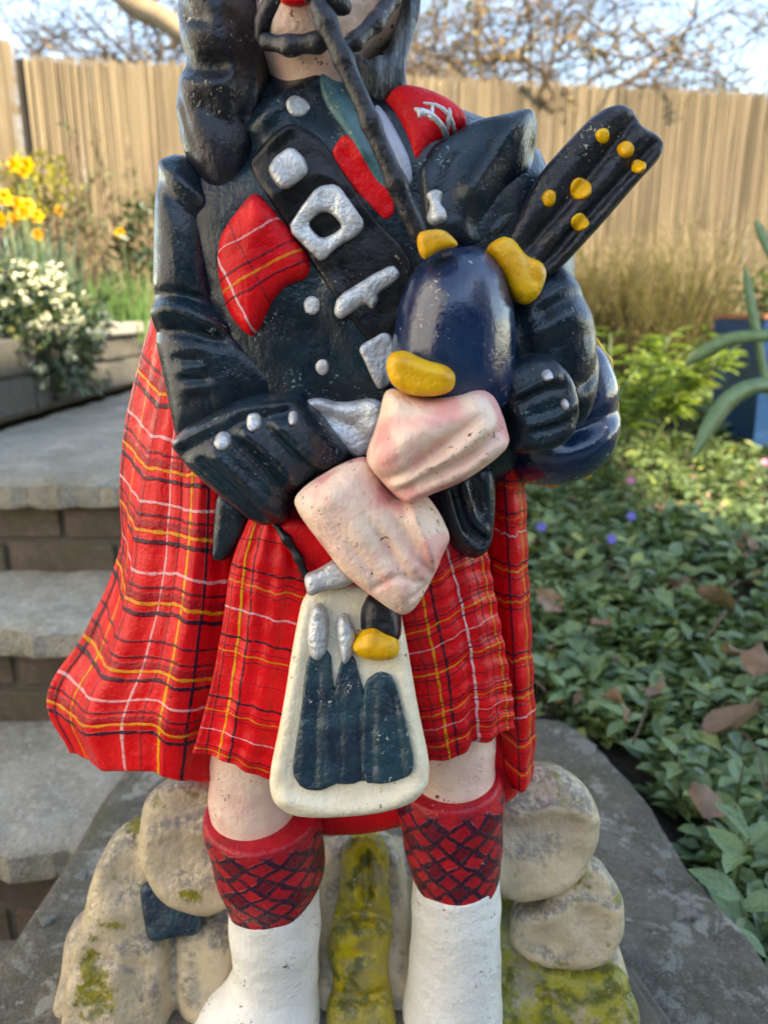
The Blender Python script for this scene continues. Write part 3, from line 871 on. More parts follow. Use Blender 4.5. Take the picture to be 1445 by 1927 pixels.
def big_leaf():
    n, m = 9, 7; V, f = [], []
    for i in range(n):
        t = i/(n-1); w = .30*math.sin(math.pi*min(1, t**.82*1.0))**.9 * (1-.15*t) + .008
        for j in range(m):
            a = (j/(m-1)-.5)*2
            V.append((a*w*.85, t, .10*abs(a)**1.3*math.sin(math.pi*t) - .16*t*t + .012*math.sin(t*26)*abs(a)))
    for i in range(n-1):
        for j in range(m-1): f.append((i*m+j, i*m+j+1, (i+1)*m+j+1, (i+1)*m+j))
    return V, f
def big_leaf_mat():
    t = NT('periwinkle_leaf_near')
    oi = t.n('ShaderNodeObjectInfo')
    col = t.mix(oi.outputs['Random'], (.090, .165, .065), (.180, .275, .105))
    sep = t.n('ShaderNodeSeparateXYZ'); t.l(t.tc.outputs['Object'], sep.inputs[0])
    ax = t.math('ABSOLUTE', sep.outputs[0])
    rib = t.step(ax, .006, .022, 1.0, 0.0)
    v = t.math('FRACT', t.math('MULTIPLY', t.math('SUBTRACT', sep.outputs[1], t.math('MULTIPLY', ax, .9)), 7.0))
    sv = t.step(t.math('ABSOLUTE', t.math('SUBTRACT', v, .5)), .03, .10, 1.0, 0.0)
    col = t.mix(t.math('MULTIPLY', sv, .25), col, (.13, .20, .09))
    col = t.mix(t.math('MULTIPLY', rib, .75), col, (.20, .27, .10))
    col = t.mix(t.math('MULTIPLY', t.step(t.noise(5, 3, .6), .45, .65), .3), col, (.028, .055, .025))
    t.set(Base_Color=col, Roughness=.30, Normal=t.bump(t.math('ADD', t.math('MULTIPLY', t.math('ADD', rib, sv), -.5), t.noise(9, 3)), .35, .03))
    return t.m
BLM = big_leaf_mat()
lv, lf = big_leaf()
proto_leaf = bpy.data.meshes.new('leaf'); proto_leaf.from_pydata(lv, [], lf); proto_leaf.materials.append(BLM)
proto_leaf.polygons.foreach_set('use_smooth', np.ones(len(proto_leaf.polygons), dtype=bool))
def sprig(px, py, z, n, size, lab, height=.06, seed=0):
    r = random.Random(seed); p = G(px, py, z)
    p[2] = z - height
    o = empty('periwinkle_sprig', tuple(p)); tag(o, lab, 'plant', 'periwinkle sprigs beside the slab')
    tip = Vector((r.uniform(-.015, .015), r.uniform(-.02, .01), height))
    mesh('stem', *tube_mesh([(0, 0, -.03), (tip.x*.3, tip.y*.2, height*.5), tuple(tip)], [.0022, .002, .0014], 6), STEMM, o, attr=None)
    for i in range(n):
        lf_ = bpy.data.objects.new('leaf', proto_leaf); link(lf_, o)
        k = i/max(1, n-1)
        lf_.location = tip*(.45 + .55*k)
        s_ = size*r.uniform(.8, 1.1)*(1.05 - .35*k); lf_.scale = (s_*r.uniform(.85, 1.1), s_, s_)
        lf_.rotation_euler = (r.uniform(-.15, .35) + .55*k, r.uniform(-.3, .3), i*2.4 + r.uniform(-.3, .3))
spr = [(1395,1580,.03,4,.072,'periwinkle sprig with the largest oval leaves at the right edge'), (1415,1700,.0,4,.075,'large-leaved periwinkle sprig low beside the slab corner'), (1330,1300,.03,6,.050,'bright star-shaped periwinkle sprig above the slab'),
       (1240,1150,.03,6,.045,'periwinkle sprig rising left of the curled brown leaf'), (1180,1330,.02,5,.048,'periwinkle sprig just behind the pale lichen patch'), (1395,1440,.03,5,.055,'periwinkle sprig above the oval-leaved one'), (1430,1810,-.02,4,.07,'lowest periwinkle sprig in the bottom right corner'),
       (1065,1280,.02,5,.045,'periwinkle sprig nearest the cloak edge'), (1290,1420,.02,5,.05,'dark periwinkle sprig overhanging the slab edge'), (1420,1270,.03,5,.05,'periwinkle sprig at the right edge beside dead leaves')]
for i, (a, b, z, n, s_, lab) in enumerate(spr): sprig(a, b, z, n, s_, lab, .06, i)
# dead leaves
def dead_leaf(px, py, z, s_, lab, seed):
    r = random.Random(seed); n, m = 9, 7; V, f = [], []
    for i in range(n):
        t = i/(n-1); w = (.36*math.sin(math.pi*t**.85) + .02)*(1+.22*math.sin(t*17+seed))
        for j in range(m):
            a = (j/(m-1)-.5)*2
            V.append((a*w*s_, (t-.5)*s_, s_*(.20*a*a*math.sin(2.2*t+seed) + .14*math.sin(t*4+a*2+seed) + .05*math.sin(a*5+t*7))))
    for i in range(n-1):
        for j in range(m-1): f.append((i*m+j, i*m+j+1, (i+1)*m+j+1, (i+1)*m+j))
    o = mesh('dead_leaf', V, f, DRYM, attr={'rnd': np.full(len(V), r.random())})
    o.location = G(px, py, z); o.rotation_euler = (r.uniform(-.2, .9), r.uniform(-.5, .5), r.uniform(0, 6.28))
    tag(o, lab, 'leaf', 'dead leaves among the periwinkle')
dl = [(1345,1130,.06,.085,'large curled tan dead leaf among the periwinkle at the right'), (1035,1130,.05,.07,'pale dead leaf close to the cloak edge'), (1130,1170,.05,.045,'small pinkish dead leaf between periwinkle leaves'), (1280,1090,.05,.06,'dark brown dead leaf above the large curled one'),
      (1425,1240,.06,.06,'dead leaf touching the right edge of the picture'), (1160,1330,.05,.06,'brown dead leaf behind the pale lichen patch'), (1385,1230,.04,.06,'upright russet dead leaf below the large curled one'), (1380,1350,.03,.09,'long brown dead leaf near the bright sprig'), (1230,1290,.04,.05,'dull purple-brown dead leaf left of the bright sprig'),
      (1340,1500,.01,.06,'dead leaf beside the slab edge below the bright sprig'), (1010,1020,.07,.05,'thin dead leaf under the bag of the pipes'), (1410,1020,.1,.05,'dry leaf and twig scrap high at the right edge')]
for i, (a, b, z, s_, lab) in enumerate(dl): dead_leaf(a, b, z, s_, lab, i+1)
def twig(p, q, rad, lab):
    a, b = G(*p), G(*q); m_ = (a+b)/2 + np.array([.005, 0, .01])
    o = mesh('twig', *tube_mesh(spline([a, m_, b], 6), rad, 5), BARK); at_origin(o, tuple(a)); tag(o, lab, 'twig', 'dry twigs on the ground')
twig((1400,1380,.03), (1440,1490,.03), .0016, 'pale straw twig at the right edge above the slab')
twig((1190,1400,.03), (1218,1310,.06), .002, 'orange-brown twig stub at the back corner of the slab')
twig((1330,1200,.05), (1365,1150,.08), .003, 'short grey twig under the large curled dead leaf')
twig((1100,1090,.06), (1170,1060,.08), .0016, 'thin pale twig lying left of the curled leaf')
# small flowers
def flower(name, px, py, z, s_, mat, lab, cat, grp, seed, petals=5):
    r = random.Random(seed); p = G(px, py, z); g = float(gz(p[0], p[1]))
    o = empty(name, (p[0], p[1], g)); tag(o, lab, cat, grp); hgt = max(.02, z-g)
    mesh('stem', *tube_mesh([(0, 0, 0), (.004, 0, hgt*.5), (0, 0, hgt)], .0012, 5), STEMM, o)
    P = np.tile(np.array([[0, 0, hgt]]), (petals, 1)); an = np.arange(petals)*6.2832/petals + seed
    tilt = np.array([0, -.8, .6])
    e1 = np.array([1., 0, 0]); e2 = np.cross(tilt, e1)
    dr = np.array([e1*math.cos(a)+e2*math.sin(a)+tilt*.15 for a in an])
    V, f = leaves(P, dr, np.tile(tilt, (petals, 1)), np.full(petals, s_), np.full(petals, s_*.9), np.full(petals, .05), .6)
    for k in range(petals):
        mesh('petal', V[k*8:k*8+8], f[:8], mat, o, attr={'rnd': np.full(8, r.random())})
    return o
for i, (a, b, lab) in enumerate(((1031,921,'blue-violet periwinkle flower just under the pipe bag'), (1187,972,'blue-violet periwinkle flower farthest right'), (1150,1015,'blue-violet periwinkle flower lowest of the three'), (1018,992,'small mauve periwinkle flower by the cloak edge'))):
    flower('periwinkle_flower', a, b, .115, .013, VIOL, lab, 'flower', 'periwinkle flowers', i+1)
for i, (a, b, lab) in enumerate(((1365,703,'pink flower in front of the blue planter'), (1186,905,'pink flower in the periwinkle right of the bag'), (1438,870,'magenta flower at the right edge of the picture'), (1203,780,'pale pink flower below the lime-green spurge'))):
    flower('pink_flower', a, b, .17, .013, PINK, lab, 'flower', 'pink flowers', i+4)

# ---- strap leaves at the right edge
def strap(pts, w, lab, name='iris_leaf'):
    P = spline(np.array([W(*p) for p in pts]), 16); n = len(P); V, f = [], []
    t = np.gradient(P, axis=0); t = unit(t)
    for i in range(n):
        s_ = np.cross(t[i], [0.2, -1, .3]); s_ /= np.linalg.norm(s_); k = i/(n-1)
        ww = w*(.75+.5*k if k < .6 else (1.05)*(1-((k-.6)/.4)**2.5)+.02)*.5
        up = np.cross(s_, t[i])
        V += [P[i]-s_*ww, P[i]+up*ww*-.3, P[i]+s_*ww, P[i]+up*ww*-.15*.2]
    for i in range(n-1):
        for a, b in ((0, 1), (1, 2), (2, 3), (3, 0)): f.append((4*i+a, 4*i+b, 4*i+4+b, 4*i+4+a))
    o = mesh(name, V, f, STRAP, attr={'rnd': np.full(len(V), random.random())})
    at_origin(o, tuple(P[0])); tag(o, lab, 'leaf', 'strap leaves at the right edge')
strap([(1530,745,.95),(1440,725,.92),(1380,745,.88),(1335,800,.84),(1300,868,.80)], .034, 'broad arching strap leaf bending down at the right edge, lower of two')
strap([(1560,650,1.1),(1445,632,1.1),(1370,640,1.1),(1320,665,1.1),(1285,690,1.1)], .030, 'narrow arching strap leaf above the broad one at the right edge')
strap([(1455,760,1.15),(1437,700,1.15),(1422,620,1.15),(1408,550,1.15),(1399,495,1.15)], .026, 'upright strap leaf standing in front of the blue planter')
strap([(1490,560,1.1),(1450,480,1.1),(1432,440,1.1),(1420,412,1.1)], .024, 'dark strap-leaf tip at the right edge above the planter')

# ---- lime-green spurge
def whorl_plant(px, py, y, h, n, lab, seed):
    r = np.random.default_rng(seed); p = W(px, py, y); g = float(gz(p[0], p[1])); p[2] = g
    o = empty('spurge_plant', tuple(p)); tag(o, lab, 'plant', 'lime-green spurge plants')
    for s_ in range(n):
        a = r.uniform(0, 6.28); L = h*r.uniform(.7, 1.1); lean = np.array([math.cos(a)*.55+.25, math.sin(a)*.45, 0])
        pts = spline([np.zeros(3), lean*L*.35+[0, 0, L*.6], lean*L*.9+[0, 0, L]], 10)
        st = mesh('stem', *tube_mesh(pts, .004, 5), STEMM, o)
        m_ = 34; k = r.uniform(.35, 1, m_); P = np.array([np.interp(k, np.linspace(0, 1, 10), pts[:, i]) for i in range(3)]).T
        an = r.uniform(0, 6.28, m_); d = np.stack([np.cos(an), np.sin(an), r.uniform(-.1, .7, m_)], 1)
        V, f = leaves(P, d, np.tile([0, 0, 1.], (m_, 1)) + .1, r.uniform(.06, .10, m_), r.uniform(.012, .019, m_), r.uniform(0, .3, m_))
        lf_ = mesh('foliage', V, f, EUPH, o, attr={'rnd': r.uniform(0, 1, m_).repeat(8)}); lf_['kind'] = 'stuff'
whorl_plant(1150,720,1.9,.44,9,'lime-green spurge clump beside the arm of the statue',1)
whorl_plant(1225,735,2.1,.40,9,'lime-green spurge clump in front of the dry grass',2)
whorl_plant(1110,760,1.8,.38,7,'lime-green spurge clump partly hidden behind the pipe bag',3)

# ---- dry ornamental grass before the fence
def tussock(px, py, y, h, n, mat, lab, seed, name='grass_tussock', spread=.30, wd=.009, cat='grass', grp='dry ornamental grasses', droop=(.4, 1.3), base=.07):
    r = np.random.default_rng(seed); p = W(px, py, y); p[2] = float(gz(p[0], p[1])) if p[0] > -.9 else .50
    P = np.stack([r.normal(0, base, n), r.normal(0, base, n), np.zeros(n)], 1)
    d = np.stack([r.normal(0, spread, n), r.normal(0, spread, n), np.ones(n)], 1)
    V, f = blades(P, unit(d), h*r.uniform(.55, 1.1, n), wd*r.uniform(.6, 1.2, n), r.uniform(*droop, n), 6, r)
    o = mesh(name, V, f, mat, attr={'rnd': r.uniform(0, 1, n).repeat(14)}); o.location = p
    tag(o, lab, cat, grp)
for i, (a, y_, h, lab) in enumerate(((1130,3.35,.80,'dry tan grass tussock behind the drone pipes'), (1215,3.25,.72,'drooping dry tan grass tussock beside the lime-green spurge'), (1300,3.2,.85,'tallest dry tan grass tussock left of the blue planter'), (1050,3.45,.7,'dry tan grass tussock hidden mostly by the arm'))):
    tussock(a, 650, y_, h, 650, DRYG, lab, i+3)
# ---- blue planter
def planter():
    c = W(1478, 700, 2.25); c[2] = float(gz(c[0], c[1])) - .01
    o = empty('blue_planter', tuple(c)); tag(o, 'cobalt blue square planter with a terracotta rim at the right edge', 'planter')
    t = NT('blue_glaze'); t.set(Base_Color=t.mix(t.step(t.noise(8, 3), .35, .65), (.012, .058, .16), (.010, .045, .12)), Roughness=.3)
    T_ = paint('terracotta', (.36, .15, .07), (.30, .12, .06), 12, rough=.7)
    def ringbox(w0, w1, z0, z1, th):
        V = []; 
        for w, z in ((w0, z0), (w1, z1), (w1-th, z1), (w1-th, z1-.06)): V += [(-w, -w, z), (w, -w, z), (w, w, z), (-w, w, z)]
        f = [(3, 2, 1, 0)] + [(4*k+i, 4*k+(i+1) % 4, 4*k+4+(i+1) % 4, 4*k+4+i) for k in range(3) for i in range(4)] + [(12, 13, 14, 15)]
        return V, f
    mesh('pot', *ringbox(.17, .20, 0, .45, .02), t.m, o, smooth=False)
    mesh('rim', *ringbox(.205, .207, .452, .468, .025), T_, o, smooth=False)
    mesh('soil', *box((0, 0, .41), (.33, .33, .03)), SOIL, o, smooth=False)
    r = np.random.default_rng(5); n = 500
    P = r.normal(0, .085, (n, 3))*[1, 1, .55] + [0, 0, .53]; d = unit(r.normal(0, 1, (n, 3)) + [0, 0, .5])
    V, f = leaves(P, d, np.tile([0.1, 0, 1.], (n, 1)), r.uniform(.03, .06, n), r.uniform(.014, .026, n), r.uniform(0, .3, n))
    q = mesh('planter_shrub', V, f, leaf_mat('planter_leaf', (.05, .09, .035), (.12, .17, .06), None, .5, .2), attr={'rnd': r.uniform(0, 1, n).repeat(8)})
    q.location = c; tag(q, 'small green shrub growing in the blue planter', 'shrub')
planter()

# ---- raised bed on the left: soil, daffodils, flowering shrub, leggy shrubs
bed = mesh('raised_bed_soil', *box((-2.1, 2.35, .42), (1.96, 3.0, .24), .01), SOIL, smooth=False); tag(bed, kind='structure')
def clump(px, py, y, h, n, mat, lab, seed, sp=.22, w=.013, base=.05):
    tussock(px, py, y, h, n, mat, lab, seed, 'leaf_clump', sp, w, 'plant', 'daffodil leaf clumps in the raised bed', (.0, .35), base)
clump(20,600,2.35,.44,70,BLUEG,'blue-green daffodil leaf clump at the left edge of the picture',31)
clump(75,600,2.45,.44,70,BLUEG,'tall blue-green daffodil leaf clump above the cream-flowered shrub',32)
clump(120,600,2.55,.42,70,BLUEG,'blue-green daffodil leaf clump left of the grassy clump',33)
clump(185,600,2.5,.28,80,FRESH,'grassy green leaf clump on the coping near the cloak',34, .2, .009)
clump(235,600,2.6,.30,80,FRESH,'green leaf clump right behind the coping, nearest the sleeve',35, .2, .009)
clump(275,600,2.8,.28,60,FRESH,'green leaf clump half hidden by the sleeve',36, .2, .009)
def daffodil(px, py, y, s_, lab, seed):
    r = random.Random(seed); p = W(px, py, y); g = .53
    o = empty('daffodil', (p[0], p[1], g)); tag(o, lab, 'flower', 'yellow daffodils in the raised bed'); h = p[2]-g
    mesh('stem', *tube_mesh([(0, .01, 0), (.01, .01, h*.6), (0, .012, h)], .004, 5), STEMM, o)
    face = np.array([r.uniform(-.5, .5), -1, r.uniform(-.1, .3)]); face /= np.linalg.norm(face)
    e1 = unit(np.cross(face, [0, 0, 1.])); e2 = np.cross(face, e1); c0 = np.array([0, 0, h])
    n = 6; dr = np.array([e1*math.cos(k*6.2832/n)+e2*math.sin(k*6.2832/n)+face*.2 for k in range(n)])
    V, f = leaves(np.tile(c0, (n, 1)), dr, np.tile(face, (n, 1)), np.full(n, s_), np.full(n, s_*.75), np.full(n, .05), .5)
    for k in range(n): mesh('petal', V[k*8:k*8+8], f[:8], YELF, o, attr={'rnd': np.full(8, r.random())})
    tv, tf = tube_mesh([c0, c0+face*s_*.25, c0+face*s_*.5, c0+face*s_*.62], [s_*.22, s_*.27, s_*.34, s_*.46], 12, False)
    mesh('trumpet', tv, tf, ORNF, o, attr={'rnd': np.full(len(tv), .5)})
for i, (a, b, y_, s_, lab) in enumerate(((8,372,2.4,.034,'daffodil at the very left edge, upper of two'), (36,384,2.45,.032,'daffodil left of the middle pair'), (52,388,2.5,.032,'daffodil right of the middle pair'), (46,400,2.42,.028,'daffodil tucked just below the middle pair'), (3,412,2.4,.034,'daffodil at the very left edge, lower of two'),
        (27,412,2.45,.030,'daffodil between the left edge and the lone one'), (70,407,2.5,.030,'daffodil alone right of the cluster'), (73,441,2.45,.027,'lowest daffodil, hanging above the leaf blades'), (28,310,2.9,.038,'topmost daffodil on the left, before the fence post'), (52,311,2.9,.038,'topmost daffodil on the right, against the fence post'), (45,322,2.9,.034,'daffodil tucked under the topmost pair'), (227,439,2.9,.028,'solitary daffodil near the statue sleeve'), (113,397,3.0,.026,'pale orange daffodil before the bare stems'))):
    daffodil(a, b, y_, s_, lab, i)
def shrub(name, centre, rad, n, leafm, ls, lab, cat, seed, flor=0, floc=None, twigs=9):
    r = np.random.default_rng(seed); c = np.asarray(centre, float); rad = np.asarray(rad, float)
    o = empty(name, (c[0], c[1], c[2]-rad[2])); tag(o, lab, cat); org = np.array([0, 0, rad[2]])
    V, f = fuse([tube_mesh(spline([[0, 0, 0], org*.5 + r.normal(0, .2, 3)*rad*.6, org + r.normal(0, .55, 3)*rad], 7), [.008, .007, .006, .005, .004, .003, .002], 5) for _ in range(twigs)])
    mesh('branches', V, f, BARK, o)
    d0 = unit(r.normal(0, 1, (n, 3))); rr = r.uniform(.35, 1.0, n)**.6
    bump_ = 1 + .22*np.sin(d0[:, 0]*6+seed)*np.sin(d0[:, 2]*7)
    P = org + d0*rad*(rr*bump_)[:, None]
    d = unit(d0 + r.normal(0, .6, (n, 3)) + [0, 0, .3])
    V, f = leaves(P, d, unit(d0+[0, 0, .8]), ls*r.uniform(.6, 1.2, n), ls*.45*r.uniform(.7, 1.2, n), r.uniform(0, .3, n))
    q = mesh('foliage', V, f, leafm, o, attr={'rnd': r.uniform(0, 1, n).repeat(8)}); q['kind'] = 'stuff'
    if flor:
        fc = np.asarray(floc); k = r.integers(0, len(fc), flor*15)
        P = fc[k] - np.array([c[0], c[1], c[2]-rad[2]]) + r.normal(0, .0085, (flor*15, 3))
        V, f = leaves(P, unit(r.normal(0, 1, (flor*15, 3))+[0, -.3, .3]), np.tile([.1, 0, 1.], (flor*15, 1)), r.uniform(.010, .018, flor*15), r.uniform(.008, .013, flor*15), np.zeros(flor*15))
        q = mesh('florets', V, f, CREAMF, o, attr={'rnd': r.uniform(0, 1, flor*15).repeat(8)}); q['kind'] = 'stuff'
    return o
fl = [(40,498),(48,512),(60,505),(66,520),(30,512),(22,520),(45,545),(58,535),(52,565),(44,570),(82,532),(95,520),(108,525),(104,545),(120,540),(118,560),(108,568),(128,560),(140,590),(92,595),(84,600),(75,608),(150,600),(155,608),(122,608),(126,612),(185,625),(188,635),(135,665),(132,655),(12,530),(5,565),(10,572),(75,695),(80,720),(100,505),(70,540),(114,520),(165,560),(200,598)]
frs = [W(a, b, 1.62 + .14*math.sin(a*3.1+b)) for a, b in fl]
shrub('flowering_shrub', (-1.10, 1.80, .56), (.25, .24, .20), 2300, DARKL, .042, 'dark evergreen shrub with cream flower clusters spilling over the planter wall', 'shrub', 41, 42, frs)
shrub('evergreen_shrub', W(290, 455, 3.0), (.16, .15, .20), 380, DARKL, .05, 'dark evergreen shrub behind the sleeve, before the fence', 'shrub', 42, twigs=7)
shrub('gold_shrub', W(70, 350, 3.1), (.17, .12, .14), 420, leaf_mat('gold_leaf', (.20, .19, .02), (.34, .30, .03), None, .5, .3), .04, 'yellow-green shrub at the left behind the daffodils', 'shrub', 43, twigs=6)
def leggy(px, py, y, h, seed, lab, nb=7):
    r = np.random.default_rng(seed); p = W(px, py, y); p[2] = .5
    o = empty('leggy_shrub', tuple(p)); tag(o, lab, 'shrub', 'sparse leggy shrubs before the fence'); tubes, P = [], []
    for _ in range(nb):
        e = np.array([r.normal(0, .16), r.normal(0, .08), h*r.uniform(.65, 1.05)])
        q = spline([np.zeros(3), e*.45 + r.normal(0, .03, 3), e], 12); tubes.append(tube_mesh(q, np.linspace(.006, .002, 12), 5))
        for k in range(4):
            i = r.integers(4, 11); s0 = q[i]; e2 = s0 + np.array([r.normal(0, .09), r.normal(0, .05), r.uniform(.03, .14)])
            q2 = spline([s0, (s0+e2)/2 + r.normal(0, .01, 3), e2], 6); tubes.append(tube_mesh(q2, np.linspace(.003, .0012, 6), 4))
            for _ in range(9): P.append(q2[r.integers(2, 6)] + r.normal(0, .014, 3))
    mesh('branches', *fuse(tubes), BARK, o)
    P = np.array(P); n = len(P)
    V, f = leaves(P, unit(r.normal(0, 1, (n, 3))), np.tile([0.1, -.3, 1.], (n, 1)), r.uniform(.016, .034, n), r.uniform(.010, .018, n), r.uniform(0, .3, n))
    q = mesh('foliage', V, f, leaf_mat('leggy_leaf', (.06, .085, .03), (.12, .14, .05), None, .5, .2), o, attr={'rnd': r.uniform(0, 1, n).repeat(8)}); q['kind'] = 'stuff'
leggy(175,560,3.0,.80,51,'sparse leggy shrub with small leaves against the middle of the left fence',8)
leggy(255,560,3.05,1.0,52,'taller sparse shrub standing right beside the bonnet tail',8)
leggy(120,560,3.1,.62,53,'thin bare-stemmed shrub just right of the daffodils',5)

# ---- bare trees behind the fence
def bare_tree(base, h, spread, seed, lab, lean=(0, 0), trunk=.07, depth=4, tufts=900):
    r = np.random.default_rng(seed); o = empty('bare_tree', tuple(base)); tag(o, lab, 'tree', 'bare trees beyond the fence')
    tr, tw, tips = [], [], []
    def grow(p, d, L, rad, lv):
        n = 7 if lv < 2 else 5; q = [p]; dd = d.copy()
        for _ in range(n-1):
            dd = unit(dd + r.normal(0, .20 if lv < 2 else .28, 3) + np.array([0, 0, .03])); q.append(q[-1] + dd*L/(n-1))
        q = np.array(q); lim = 4.12 - base[1]; q[:, 1] = np.where(q[:, 1] < lim, 2*lim - q[:, 1], q[:, 1]); m = tube_mesh(q, np.linspace(rad, rad*.6, n), 6 if lv < 2 else 3, lv < 2)
        (tr if lv < 2 else tw).append(m)
        if lv >= depth: tips.append(q[-1]); tips.append(q[n//2]); return
        for _ in range((7, 7, 6, 6, 4)[lv]):
            i = r.integers(2 if lv else 3, n); e = unit(dd*.55 + r.normal(0, .75, 3)*np.array([spread, .22, .62]))
            grow(q[i], e, L*r.uniform(.50, .80), max(rad*r.uniform(.38, .58), .0030), lv+1)
    grow(np.zeros(3), unit(np.array([lean[0], lean[1], 1.0])), h, trunk, 0)
    mesh('trunk', *fuse(tr), BARK, o); q = mesh('twigs', *fuse(tw), TWIG, o); q['kind'] = 'stuff'
    t = np.array(tips); k = r.integers(0, len(t), tufts); P = t[k] + r.normal(0, .03, (tufts, 3)); P[:, 1] = np.maximum(P[:, 1], 4.12 - base[1])
    V, f = leaves(P, unit(r.normal(0, 1, (tufts, 3))), np.tile([0.1, -.6, .6], (tufts, 1)), r.uniform(.03, .08, tufts), r.uniform(.012, .03, tufts), r.uniform(0, .3, tufts))
    q = mesh('crown', V, f, CATK, o, attr={'rnd': r.uniform(0, 1, tufts).repeat(8)}); q['kind'] = 'stuff'
TWIG = stone_mat('twig_wood', (.115, .075, .045), (.08, .052, .032), (.16, .105, .06), 20, bump=.2)
CATK = leaf_mat('withered_leaf', (.19, .115, .045), (.33, .22, .08), (.30, .27, .07), .8, .25)
bare_tree((.45, 5.0, .2), 1.9, 1.25, 61, 'bare brown tree behind the fence to the right of the head', (.1, 0), .034, 4, 700)
bare_tree((1.25, 5.2, .2), 1.9, 1.25, 62, 'bare brown tree behind the fence above the drone pipes', (.05, 0), .034, 4, 700)
bare_tree((1.75, 4.7, .2), 1.5, 1.25, 65, 'low bare brown tree behind the fence near the right corner', (-.1, 0), .03, 4, 700)
bare_tree((-1.5, 4.6, .2), 1.9, 1.2, 63, 'bare brown tree behind the fence at the far left', (.1, 0), .034, 4, 700)
bare_tree((-.75, 4.9, .2), 1.9, 1.2, 64, 'bare brown tree behind the fence just left of the bonnet', (0, 0), .034, 4, 700)
bare_tree((-1.15, 5.4, .2), 2.2, 1.3, 68, 'farthest bare tree behind the fence on the left', (.0, 0), .034, 4, 700)
def climber():
    r = np.random.default_rng(91); o = empty('bare_climber', (.9, 3.75, 1.7)); tag(o, 'tangled brown climber sprawling along the top of the fence', 'climber')
    org = np.array([.9, 3.75, 1.7]); tubes, P = [], []
    for i in range(45):
        q0 = W(r.uniform(790, 1290), r.normal(106, 13), 3.72) - org; d = unit(np.array([r.normal(0, 1), r.normal(0, .15), r.normal(0, .55)])); q = [q0]
        for _ in range(6): d = unit(d + r.normal(0, .38, 3)*[1, .3, 1]); q.append(q[-1] + d*r.uniform(.03, .07))
        tubes.append(tube_mesh(np.array(q), np.linspace(r.uniform(.004, .011), .002, 7), 4)); P += q[1:]
    for px in (1010, 1035):
        q = [W(px + r.normal(0, 8)+k*9*r.choice([-1, 1]), 125+k*28, 3.62+.03*k) - org for k in range(5)]; tubes.append(tube_mesh(spline(q, 14), np.linspace(.014, .004, 14), 5))
    mesh('vines', *fuse(tubes), BARK, o)
    P = np.array(P); P = P[r.integers(0, len(P), 300)] + r.normal(0, .02, (300, 3))
    V, f = leaves(P, unit(r.normal(0, 1, (300, 3))), np.tile([0.1, -.6, .6], (300, 1)), r.uniform(.02, .05, 300), r.uniform(.01, .022, 300), r.uniform(0, .3, 300))
    q = mesh('withered_foliage', V, f, CATK, o, attr={'rnd': r.uniform(0, 1, 300).repeat(8)}); q['kind'] = 'stuff'
climber()
lb = mesh('tree_limb', *tube_mesh(spline([W(190,-60,4.3), W(250,8,4.2), W(300,32,4.1), W(345,62,4.0), W(420,110,4.0), W(520,180,4.0)], 16), np.linspace(.07, .045, 16), 9), stone_mat('limb_bark', (.36, .25, .14), (.28, .19, .11), (.42, .30, .18), 9, bump=.5))
at_origin(lb, tuple(W(250, 8, 4.2))); tag(lb, 'thick sunlit tan limb crossing the sky left of the bonnet', 'branch')
# ================================================================== the painted piper
BLACK, YEL, WHT, DRED = (.012, .008, .022), (.70, .33, .012), (.80, .52, .54), (.17, .006, .016)
REDA, REDB = (.76, .008, .014), (.60, .005, .010)
def tartan(name, lines, wob=.012, wscale=5.0, rough=.34, rot=0.0, base=(REDA, REDB)):
    """lines: (axis 'u'/'v', position, half width, colour, opacity)"""
    t = NT(name)
    uvv = t.tc.outputs['UV']
    if rot: uvv = t.scaled(1, 1, 1, 'UV', rot)
    sep = t.n('ShaderNodeSeparateXYZ'); t.l(uvv, sep.inputs[0])
    n1 = t.noise(wscale, 2, .5, uvv, out=1)
    s2 = t.n('ShaderNodeSeparateColor'); t.l(n1, s2.inputs[0])
    uu = t.math('ADD', sep.outputs[0], t.math('MULTIPLY', t.math('SUBTRACT', s2.outputs[0], .5), wob*2))
    vv = t.math('ADD', sep.outputs[1], t.math('MULTIPLY', t.math('SUBTRACT', s2.outputs[1], .5), wob*2))
    thick = t.noise(wscale*5, 2, .5, uvv)                       # brush pressure
    dry = t.noise(260, 3, .6)
    col = t.mix(t.step(t.noise(30, 4, .6), .34, .68), *base)
    rel = None
    for ax, pos, hw, c, op in lines:
        q = t.math('ABSOLUTE', t.math('SUBTRACT', uu if ax == 'u' else vv, pos))
        q = t.math('DIVIDE', q, hw*.68)
        q = t.math('ADD', q, t.math('MULTIPLY', t.math('SUBTRACT', thick, .5), 1.7))
        m = t.math('MULTIPLY', t.step(q, .65, 1.25, 1.0, 0.0), op)
        m = t.math('MULTIPLY', m, t.step(dry, .30, .46, .45, 1.0))
        col = t.mix(m, col, c)
        rel = m if rel is None else t.math('ADD', rel, m)
    return finish(t, col, rough=rough, chip=.42, chipcol=(.10, .035, .03), wear=.5, wearcol=(.62, .16, .14), bump=.42, extra=rel, coat=.06, spec=.16, speck=.35, speckcol=(.16, .03, .03))

